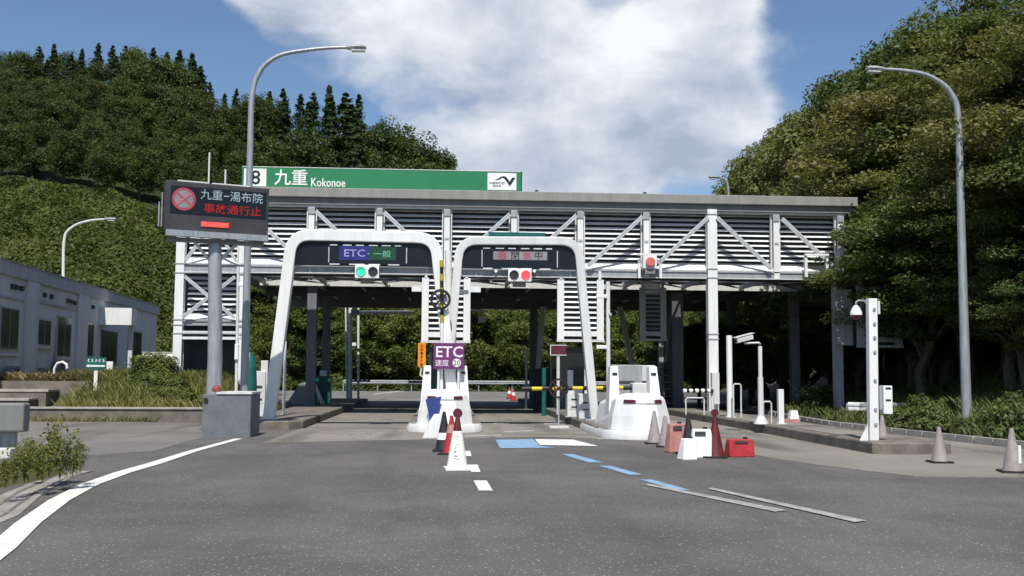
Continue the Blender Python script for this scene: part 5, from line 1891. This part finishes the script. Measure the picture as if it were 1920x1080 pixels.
def conifer(name, seed, h_, rad, nlf, leafm, ll, label, cat, group):
    rng = np.random.default_rng(seed)
    e = thing(name, label, cat, (0, 0, 0), group)
    t = MB()
    t.tube([(0, 0, -.6), (0, 0, h_ * .5), (0, 0, h_ * .98)], [h_ * .018, h_ * .011, h_ * .002], 6)
    nb_ = 130
    zz = h_ * (.16 + .84 * rng.uniform(0, 1, nb_) ** .85)
    an = rng.uniform(0, 2 * math.pi, nb_)
    ln = rad * (1 - ((zz / h_ - .16) / .84)) ** .8 * rng.uniform(.6, 1.15, nb_) + .06
    for k in range(0, nb_, 3):
        t.tube([(0, 0, zz[k]), (ln[k] * math.cos(an[k]), ln[k] * math.sin(an[k]), zz[k] - ln[k] * .12)], [h_ * .004, h_ * .001], 4)
    t.build('trunk', BARK, e, True)
    per = nlf // nb_
    f = rng.uniform(.1, 1, (nb_, per)) ** .7
    r_ = f * ln[:, None]
    sp = .15 * ln[:, None] + .05
    C = np.stack([r_ * np.cos(an)[:, None], r_ * np.sin(an)[:, None], zz[:, None] - .14 * r_ + .06 * r_ * r_ / (ln[:, None] + .1)], -1)
    C += rng.normal(0, 1, C.shape) * np.stack([sp, sp, sp * .7], -1)
    C = C.reshape(-1, 3)
    N = np.stack([np.repeat(np.cos(an), per), np.repeat(np.sin(an), per), np.full(nb_ * per, .9)], -1)
    tone = np.clip(np.repeat(rng.uniform(0, 1, nb_), per) * .5 + rng.uniform(0, .5, nb_ * per), 0, 1)
    V, Q, T = leaf_arrays(C, N, ll, ll * .45, rng, tone)
    np_mesh('crown', V, Q, leafm, e, T)
    return e


def place(proto, used, x, y, z, s_, rz, label=None, group=None, sz=1.0):
    o = proto if not used.get(proto.name) else copy_tree(proto)
    used[proto.name] = True
    o.location = (x, y, z)
    o.scale = (s_, s_, s_ * sz)
    o.rotation_euler = (0, 0, rz)
    if label:
        o['label'] = label
    if group:
        o['group'] = group
    return o


used = {}
GH = 'trees on the far hill'
LBH = 'dense dark green broadleaf tree on the hill above the vine slope'
LCH = 'dark pointed cedar on the far hill skyline'
far = [broad_tree('hill_tree', 20 + k, 10.0, (3.4, 3.0, 3.7, 2.7)[k], 2.0, 75, 9500, L_HILL, .34, .75, 1.15, LBH, 'tree', GH) for k in range(4)]
ced = [conifer('cedar_tree', 40 + k, 13.0, (2.0, 1.7, 2.3)[k], 5400, L_CEDAR, .36, LCH, 'tree', GH) for k in range(3)]
rng = np.random.default_rng(77)
random.seed(12)
# forest over the left hill (rows up the slope)
SKY_X = [-60, 0, 60, 130, 190, 245, 300, 340, 380, 400, 430, 470, 510, 550, 585, 620, 660, 685, 712, 745, 785, 815, 842]
SKY_Y = [95, 97, 95, 97, 92, 92, 97, 105, 122, 168, 182, 180, 170, 188, 174, 170, 178, 208, 210, 240, 252, 275, 312]
for ri, (y, dy, step, pc_) in enumerate(((131, -4, 1.9, .9), (127, 14, 2.6, .55), (121, 48, 3.2, .15), (115, 88, 3.4, .08), (109, 130, 3.4, .05), (103.5, 172, 3.4, .05), (98.5, 212, 3.4, .05))):
    px_ = -60.0
    while px_ < 846:
        py_ = float(np.interp(px_, SKY_X, SKY_Y)) + dy + random.uniform(-9, 9)
        edge_y = float(np.interp(px_, [0, 330, 850], [340, 410, 520]))
        yy = y + random.uniform(-1.4, 1.4)
        if py_ < edge_y - 10 and not (px_ > 700 and ri > 3):
            top_ = PY(px_, py_, yy)
            gz = float(h_left(top_.x, yy)) - .4
            hgt = top_.z - gz
            if random.random() < pc_ * (.15 if px_ > 700 else 1):
                s_ = min(1.3, max(.55, hgt / 12.8))
                o = place(random.choice(ced), used, top_.x, yy, top_.z - s_ * 12.8 if s_ >= 1.3 or s_ <= .55 else gz, s_ * random.uniform(1.0, 1.3), random.uniform(0, 6.28))
                o.scale = (o.scale[0], o.scale[1], s_)
            else:
                s_ = min(1.35, max(.6, hgt / 10.2))
                o = place(random.choice(far), used, top_.x, yy, gz, s_, random.uniform(0, 6.28))
                o.scale = (s_ * random.uniform(.85, 1.05), s_ * .95, s_)
        px_ += step * F / y * random.uniform(.8, 1.2)
# bank behind the lanes
LBB = 'leafy tree on the bank seen through and behind the toll lanes'
GB = 'trees on the bank behind the lanes'
bnk = [broad_tree('bank_tree', 30 + k, 10.0, (3.2, 3.6, 2.8)[k], 1.0, 80, 10000, L_BANK, .34, .6, .95, LBB, 'tree', GB) for k in range(3)]
for y, x0, x1 in ((94.5, -14, 24), (98, -17, 27), (102.5, -16, 30)):
    x = x0
    while x < x1:
        xx, yy = x + random.uniform(-.8, .8), y + random.uniform(-1, 1)
        s_ = random.uniform(.74, 1.05)
        place(random.choice(bnk), used, xx, yy, float(h_left(xx, yy)) - .8, s_, random.uniform(0, 6.28), LBB, GB)
        x += random.uniform(3.0, 4.2)

# kudzu slope
rng = np.random.default_rng(5)
n = 170000
X = rng.uniform(-62, -9, n)
Y = rng.uniform(66, 100, n)
foot = 68 + 25 * sstep(X, -27, -12)
keep = (Y > foot - 1) & (Y < foot + 28)
X, Y = X[keep], Y[keep]
lump = fnoise(X, Y, .9, 21) * .55 + fnoise(X, Y, 2.2, 22) * .35
Z = h_left(X, Y) + .25 + np.abs(lump) * 1.5 + rng.uniform(0, .35, len(X))
eps = .4
C = np.stack([X, Y, Z], -1)
N = np.stack([fnoise(X + eps, Y, .9, 21) * -1.0 + .1, -.6 + fnoise(X, Y + eps, .9, 21) * -1.0, np.full(len(X), .9)], -1)
tone = np.clip(.5 + lump * .9 + rng.normal(0, .2, len(X)), 0, 1)
V, Q, T = leaf_arrays(C, N, .32, .25, rng, tone, .75)
tag(np_mesh('vine_cover', V, Q, L_KUDZU, None, T), 'mass of yellow-green climbing vines covering the slope', 'vines', None, 'stuff')

# right hillside
GR = 'trees on the right hillside'
near_g = [broad_tree('broadleaf_tree', 60 + k, 12.0, (4.2, 3.8, 4.5)[k], 3.6, 120, 40000, L_GREEN, .175, .42, .92, 'x', 'tree', GR, .6) for k in range(3)]
near_o = [broad_tree('olive_tree', 70 + k, 12.0, (4.4, 4.0)[k], 3.6, 130, 42000, L_OLIVE, .17, .32, .98, 'x', 'tree', GR, .7) for k in range(2)]
bam = [broad_tree('bamboo_clump', 80 + k, 11.0, 2.6, 1.0, 110, 24000, L_BAMBOO, .24, .9, .75, 'x', 'bamboo', GR, .3, False) for k in range(2)]
for o in near_o:
    o.name = 'broadleaf_tree'
LG = 'dense green broadleaf tree on the right hillside'
LO = 'olive-brown tinted broadleaf tree on the right hillside'
LB = 'feathery pale bamboo clump above the right end of the roof'


def rt(kind, x, y, h_, wide=1.0):
    lst, lab, hh = {'g': (near_g, LG, 12.0), 'o': (near_o, LO, 12.0), 'b': (bam, LB, 11.0)}[kind]
    s_ = h_ / hh
    o = place(random.choice(lst), used, x, y, float(h_right(x, y)) - .2, s_ * wide, random.uniform(0, 6.28), lab, GR + (' (bamboo)' if kind == 'b' else (' (olive)' if kind == 'o' else '')), 1 / wide)
    return o


def skyz(px, py, y):
    return PY(px, py, y)


for kind, px, py, y, wide in (
        ('b', 1372, 325, 64, .7), ('b', 1400, 290, 62, .8), ('b', 1425, 262, 60, .8), ('g', 1440, 232, 66, .9), ('b', 1462, 240, 57, .8),
        ('g', 1490, 178, 62, 1), ('b', 1505, 205, 54, .85), ('g', 1540, 135, 60, 1), ('b', 1560, 225, 50, .9), ('g', 1590, 95, 57, 1), ('g', 1560, 300, 48, 1.2),
        ('o', 1650, 170, 46, 1.1), ('g', 1655, 60, 54, 1), ('g', 1610, 215, 50, 1), ('o', 1690, 130, 43, 1.1), ('g', 1720, 10, 50, 1), ('o', 1740, 150, 40.5, 1.1), ('g', 1675, 300, 41, 1.25),
        ('o', 1790, 60, 42, 1.1), ('g', 1800, -40, 48, 1), ('o', 1850, 130, 37.5, 1.15), ('g', 1880, 10, 40, 1.1), ('o', 1905, 170, 34, 1.1), ('g', 1770, 290, 36.8, 1.35), ('g', 1690, 330, 37.2, 1.3), ('g', 1940, 60, 35, 1),
        ('g', 1850, 330, 33.5, 1.3), ('g', 1990, 200, 31, 1.2), ('o', 1950, 0, 33, 1.1), ('g', 2060, 80, 30, 1.1), ('g', 2050, -20, 36, 1), ('g', 1700, 400, 44, 1.3), ('g', 1600, 400, 46, 1.3), ('g', 1520, 440, 58, 1.2), ('g', 1440, 430, 66, 1.2)):
    p_ = PY(px, py, y)
    p_.x += {'b': .1, 'g': 2.2, 'o': 1.5}[kind] * (1 if px < 1660 else .3)
    zg = float(h_right(p_.x, y))
    rt(kind, p_.x, y, max(5.5, p_.z - zg), wide)
# more depth behind to close the wood
for k in range(34):
    x = random.uniform(24, 46)
    y = random.uniform(30, 92)
    if W / 2 + F * math.tan(math.atan2(x, y) - YAW) > 1660:
        rt('g', x, y, random.uniform(9, 13))
for k in range(9):  # trees added inside the canopy's shadow as a dark backing
    x, y = 12.9 + (k % 3) * 1.6 + random.uniform(-.4, .4), 49 + (k // 3) * 3 + random.uniform(-.6, .6)
    rt('g', x, y, random.uniform(4.2, 5.0), 1.2)
for k in range(20):  # low trees added to block light leaking through the wood
    x, y = random.uniform(18.5, 27), random.uniform(31, 47)
    rt('g', x, y, random.uniform(4.5, 7.5), 1.25)

# undergrowth along the right kerb
def shrub(name, seed, rad, h_, nlf, m, ll, label, group, x, y, z, cat='shrub'):
    rng = np.random.default_rng(seed)
    e = thing(name, label, cat, (x, y, z), group)
    t = MB()
    for k in range(6):
        an = rng.uniform(0, 6.28)
        t.tube([(x, y, z - .1), (x + math.cos(an) * rad * .3, y + math.sin(an) * rad * .3, z + h_ * .5), (x + math.cos(an) * rad * .6, y + math.sin(an) * rad * .6, z + h_ * .8)], [.02, .014, .006], 4)
    t.build('stem', BARK, e)
    u = rng.normal(0, 1, (nlf, 3))
    u /= np.linalg.norm(u, axis=1, keepdims=True)
    u[:, 2] = np.abs(u[:, 2])
    lump = 1 + .18 * np.sin(u[:, 0] * 6 + seed) * np.sin(u[:, 1] * 7) + .1 * np.sin(u[:, 2] * 11)
    u2 = u * (rng.uniform(.3, 1, (nlf, 1)) ** .35) * lump[:, None]
    C = u2 * np.array([rad, rad, h_])
    V, Q, T = leaf_arrays(C, u + np.array([0, 0, .4]), ll, ll * .6, rng)
    np_mesh('foliage', V, Q, m, e, T)
    return e


GU = 'plants along the right kerb'
rs = random.Random(4)
us = [shrub('kerb_plant', 90 + k, .55, .75, 700, L_GREEN, .13, 'leafy weed plant behind the right kerb', GU, 0, 0, 0, 'plant') for k in range(3)]
spots = [(1610, 800), (1640, 796), (1690, 790), (1712, 800), (1742, 795), (1765, 806), (1835, 810), (1860, 800), (1880, 820), (1905, 815), (1800, 806), (1720, 780), (1780, 785), (1850, 782), (1900, 790), (1560, 790), (1520, 785)]
for k, (px, py) in enumerate(spots):
    p_ = PZ(px, py + 6, .25)
    z = float(h_right(p_.x, p_.y))
    if z < 0:
        p_ = Vector((13.6 + rs.random(), p_.y, 0))
        z = float(h_right(p_.x, p_.y))
    proto = us[k % 3]
    o = proto if k < 3 else copy_tree(proto)
    o.location = (p_.x, p_.y, z)
    s_ = rs.uniform(.5, .95)
    o.scale = (s_, s_, s_ * rs.uniform(.8, 1.5))
    o.rotation_euler = (0, 0, rs.uniform(0, 6))
# flowering shrub under the canopy
p_ = PY(1530, 735, 41)
shrub('dark_bush', 101, .9, 1.3, 1600, L_GREEN, .14, 'dark bush under the canopy beside the grey rear column', None, p_.x, 41, .1)

# shrubs at left bank
for k, (px, py, Y, rad, hh, lab) in enumerate(((288, 712, 38.4, .95, 1.15, 'large clipped round shrub on the grass bank'),
                                               (318, 728, 37.2, .75, .75, 'lower shrub right of the clipped round shrub'),
                                               (265, 728, 37.6, .5, .6, 'small dark shrub left on the grass bank'),
                                               (345, 738, 36.4, .6, .5, 'low leafy shrub beside the foundation box'))):
    p_ = PY(px, py, Y)
    shrub('bank_shrub', 110 + k, rad, hh, 11000 if k == 0 else 5000, L_SHRUB if k != 2 else L_GREEN, .10, lab, 'shrubs on the bank', p_.x, Y, float(h_bank(p_.x, Y)) - .05)


def grass(name, label, n, xf, lean, hh, ww, m, seed, kind='stuff'):
    rng = np.random.default_rng(seed)
    B_ = xf(rng, n)
    n = len(B_)
    an = rng.uniform(0, 6.28, n)
    l = hh * rng.uniform(.4, 1.3, n)
    dx, dy = np.cos(an), np.sin(an)
    ln = lean * rng.uniform(.2, 1.4, n) * l
    w_ = ww * rng.uniform(.6, 1.4, n)
    v0 = B_ + np.stack([-dy * w_, dx * w_, 0 * w_], -1)
    v1 = B_ + np.stack([dy * w_, -dx * w_, 0 * w_], -1)
    v2 = B_ + np.stack([dx * ln * .5 + dy * w_ * .7, dy * ln * .5 - dx * w_ * .7, l * .65], -1)
    v3 = B_ + np.stack([dx * ln, dy * ln, l], -1)
    V = np.stack([v0, v1, v2, v3], 1).reshape(-1, 3)
    Q = np.arange(n * 4).reshape(-1, 4)
    T = np.repeat(rng.uniform(0, 1, n), 4)
    return tag(np_mesh(name, V, Q, m, None, T), label, 'grass', None, kind)


def bank_pts(rng, n):
    X = rng.uniform(-14.2, -6.6, n)
    Y = rng.uniform(35.1, 43, n)
    d = rng.uniform(0, 1, n) < (.55 + .45 * fnoise(X, Y, 1.2, 4))
    d &= ~((X < -13.0) & (Y < 37.6))
    X, Y = X[d], Y[d]
    return np.stack([X, Y, h_bank(X, Y)], -1)


grass('bank_grass', 'long dry yellow-green grass covering the bank by the office', 26000, bank_pts, .6, .42, .014, L_GRASS, 31)


def planter_pts(rng, n):
    X = rng.uniform(-30, -12.7, n)
    Y = rng.uniform(37.45, 38.3, n)
    return np.stack([X, Y, np.full(n, 1.27)], -1)


L_PLANT = leaf_mat('leaves_planter', (.08, .08, .03), (.24, .20, .09), (.28, .20, .12), .7)
grass('planter_plants', 'low dry bedding plants along the planter under the office', 7000, planter_pts, 1.2, .30, .035, L_PLANT, 33)


def verge_pts(rng, n):
    X = rng.uniform(-14, -6.3, n)
    Y = rng.uniform(11.5, 17.6, n)
    d = (Y > 12.4 + (-7.2 - X) * -.2)
    d &= (X < -6.55 - (16.3 - Y).clip(0) * .33)
    X, Y = X[d], Y[d]
    return np.stack([X, Y, np.full(len(X), .24)], -1)


grass('verge_grass', 'rough mixed grass on the verge at the left edge', 9000, verge_pts, .8, .22, .008, L_GRASS, 35)


def kerb_pts(rng, n):
    X = rng.uniform(-14, -9.5, n)
    Y = 34.42 + rng.normal(0, .08, n)
    return np.stack([X, Y, np.zeros(n) + .003], -1)


grass('kerb_grass', 'thin weeds growing along the foot of the kerb wall', 900, kerb_pts, .7, .16, .012, L_GRASS, 36)


def right_pts(rng, n):
    X = rng.uniform(13, 22, n)
    Y = rng.uniform(20, 46, n)
    z = h_right(X, Y)
    k = z > .1
    return np.stack([X, Y, z], -1)[k]


grass('bank_undergrowth', 'dark green undergrowth on the floor of the right wood', 16000, right_pts, .8, .28, .022, L_GREEN, 37)

# tall weeds at the left verge
GW = 'tall weeds on the left verge'
rs = random.Random(8)


def weed(seed, h_, label):
    rng = np.random.default_rng(seed)
    e = thing('tall_weed', label, 'weed', (0, 0, 0), GW)
    t = MB()
    Cs, Ns = [], []
    for k in range(5):
        an, ln = rng.uniform(0, 6.28), rng.uniform(.05, .35)
        hh = h_ * rng.uniform(.55, 1)
        end = Vector((math.cos(an) * ln * hh, math.sin(an) * ln * hh, hh))
        t.tube([(0, 0, -.05), end * .5 + Vector((0, 0, hh * .06)), end], [.007, .006, .003], 4)
        m_ = int(70 * hh / h_)
        f = rng.uniform(.12, 1, m_)
        c_ = np.array(end)[None, :] * f[:, None] + rng.normal(0, .045, (m_, 3))
        Cs.append(c_)
    t.build('stem', L_GRASS, e)
    C = np.concatenate(Cs)
    V, Q, T = leaf_arrays(C, np.tile(np.array([0, -.2, .6]), (len(C), 1)), .075, .032, rng, None, .6)
    np_mesh('foliage', V, Q, L_SHRUB, e, T)
    return e


wd = [weed(130 + k, .75, 'leafy green weed standing among others on the left verge') for k in range(3)]
for k, (px, py, s_) in enumerate(((92, 885, 1.1), (112, 892, .9), (135, 890, .65), (70, 893, .75), (45, 900, .7), (150, 884, .5), (105, 880, .8), (25, 905, .6), (60, 882, .6), (125, 880, .6), (10, 912, .6), (80, 900, .6))):
    p_ = PZ(px, py, .22)
    o = wd[k] if k < 3 else copy_tree(wd[k % 3])
    o.location = p_
    o.scale = (s_ * 1.15,) * 3
    o.rotation_euler = (0, 0, rs.uniform(0, 6))

# far hedge along the exit road
for k in range(16):
    pass
GHd = 'low shrubs at the foot of the far bank'
hp = [shrub('hedge_shrub', 150 + k, 1.3, 1.1, 900, L_HILL, .3, 'low rounded shrub at the foot of the far bank', GHd, 0, 0, 0) for k in range(2)]
for k in range(22):
    o = hp[k] if k < 2 else copy_tree(hp[k % 2])
    o.location = (-13 + k * 1.75 + rs.uniform(-.4, .4), 92.6 + rs.uniform(-.4, .4), -.1)
    s_ = rs.uniform(.7, 1.2)
    o.scale = (s_ * 1.2, s_, s_)
    o.rotation_euler = (0, 0, rs.uniform(0, 6))
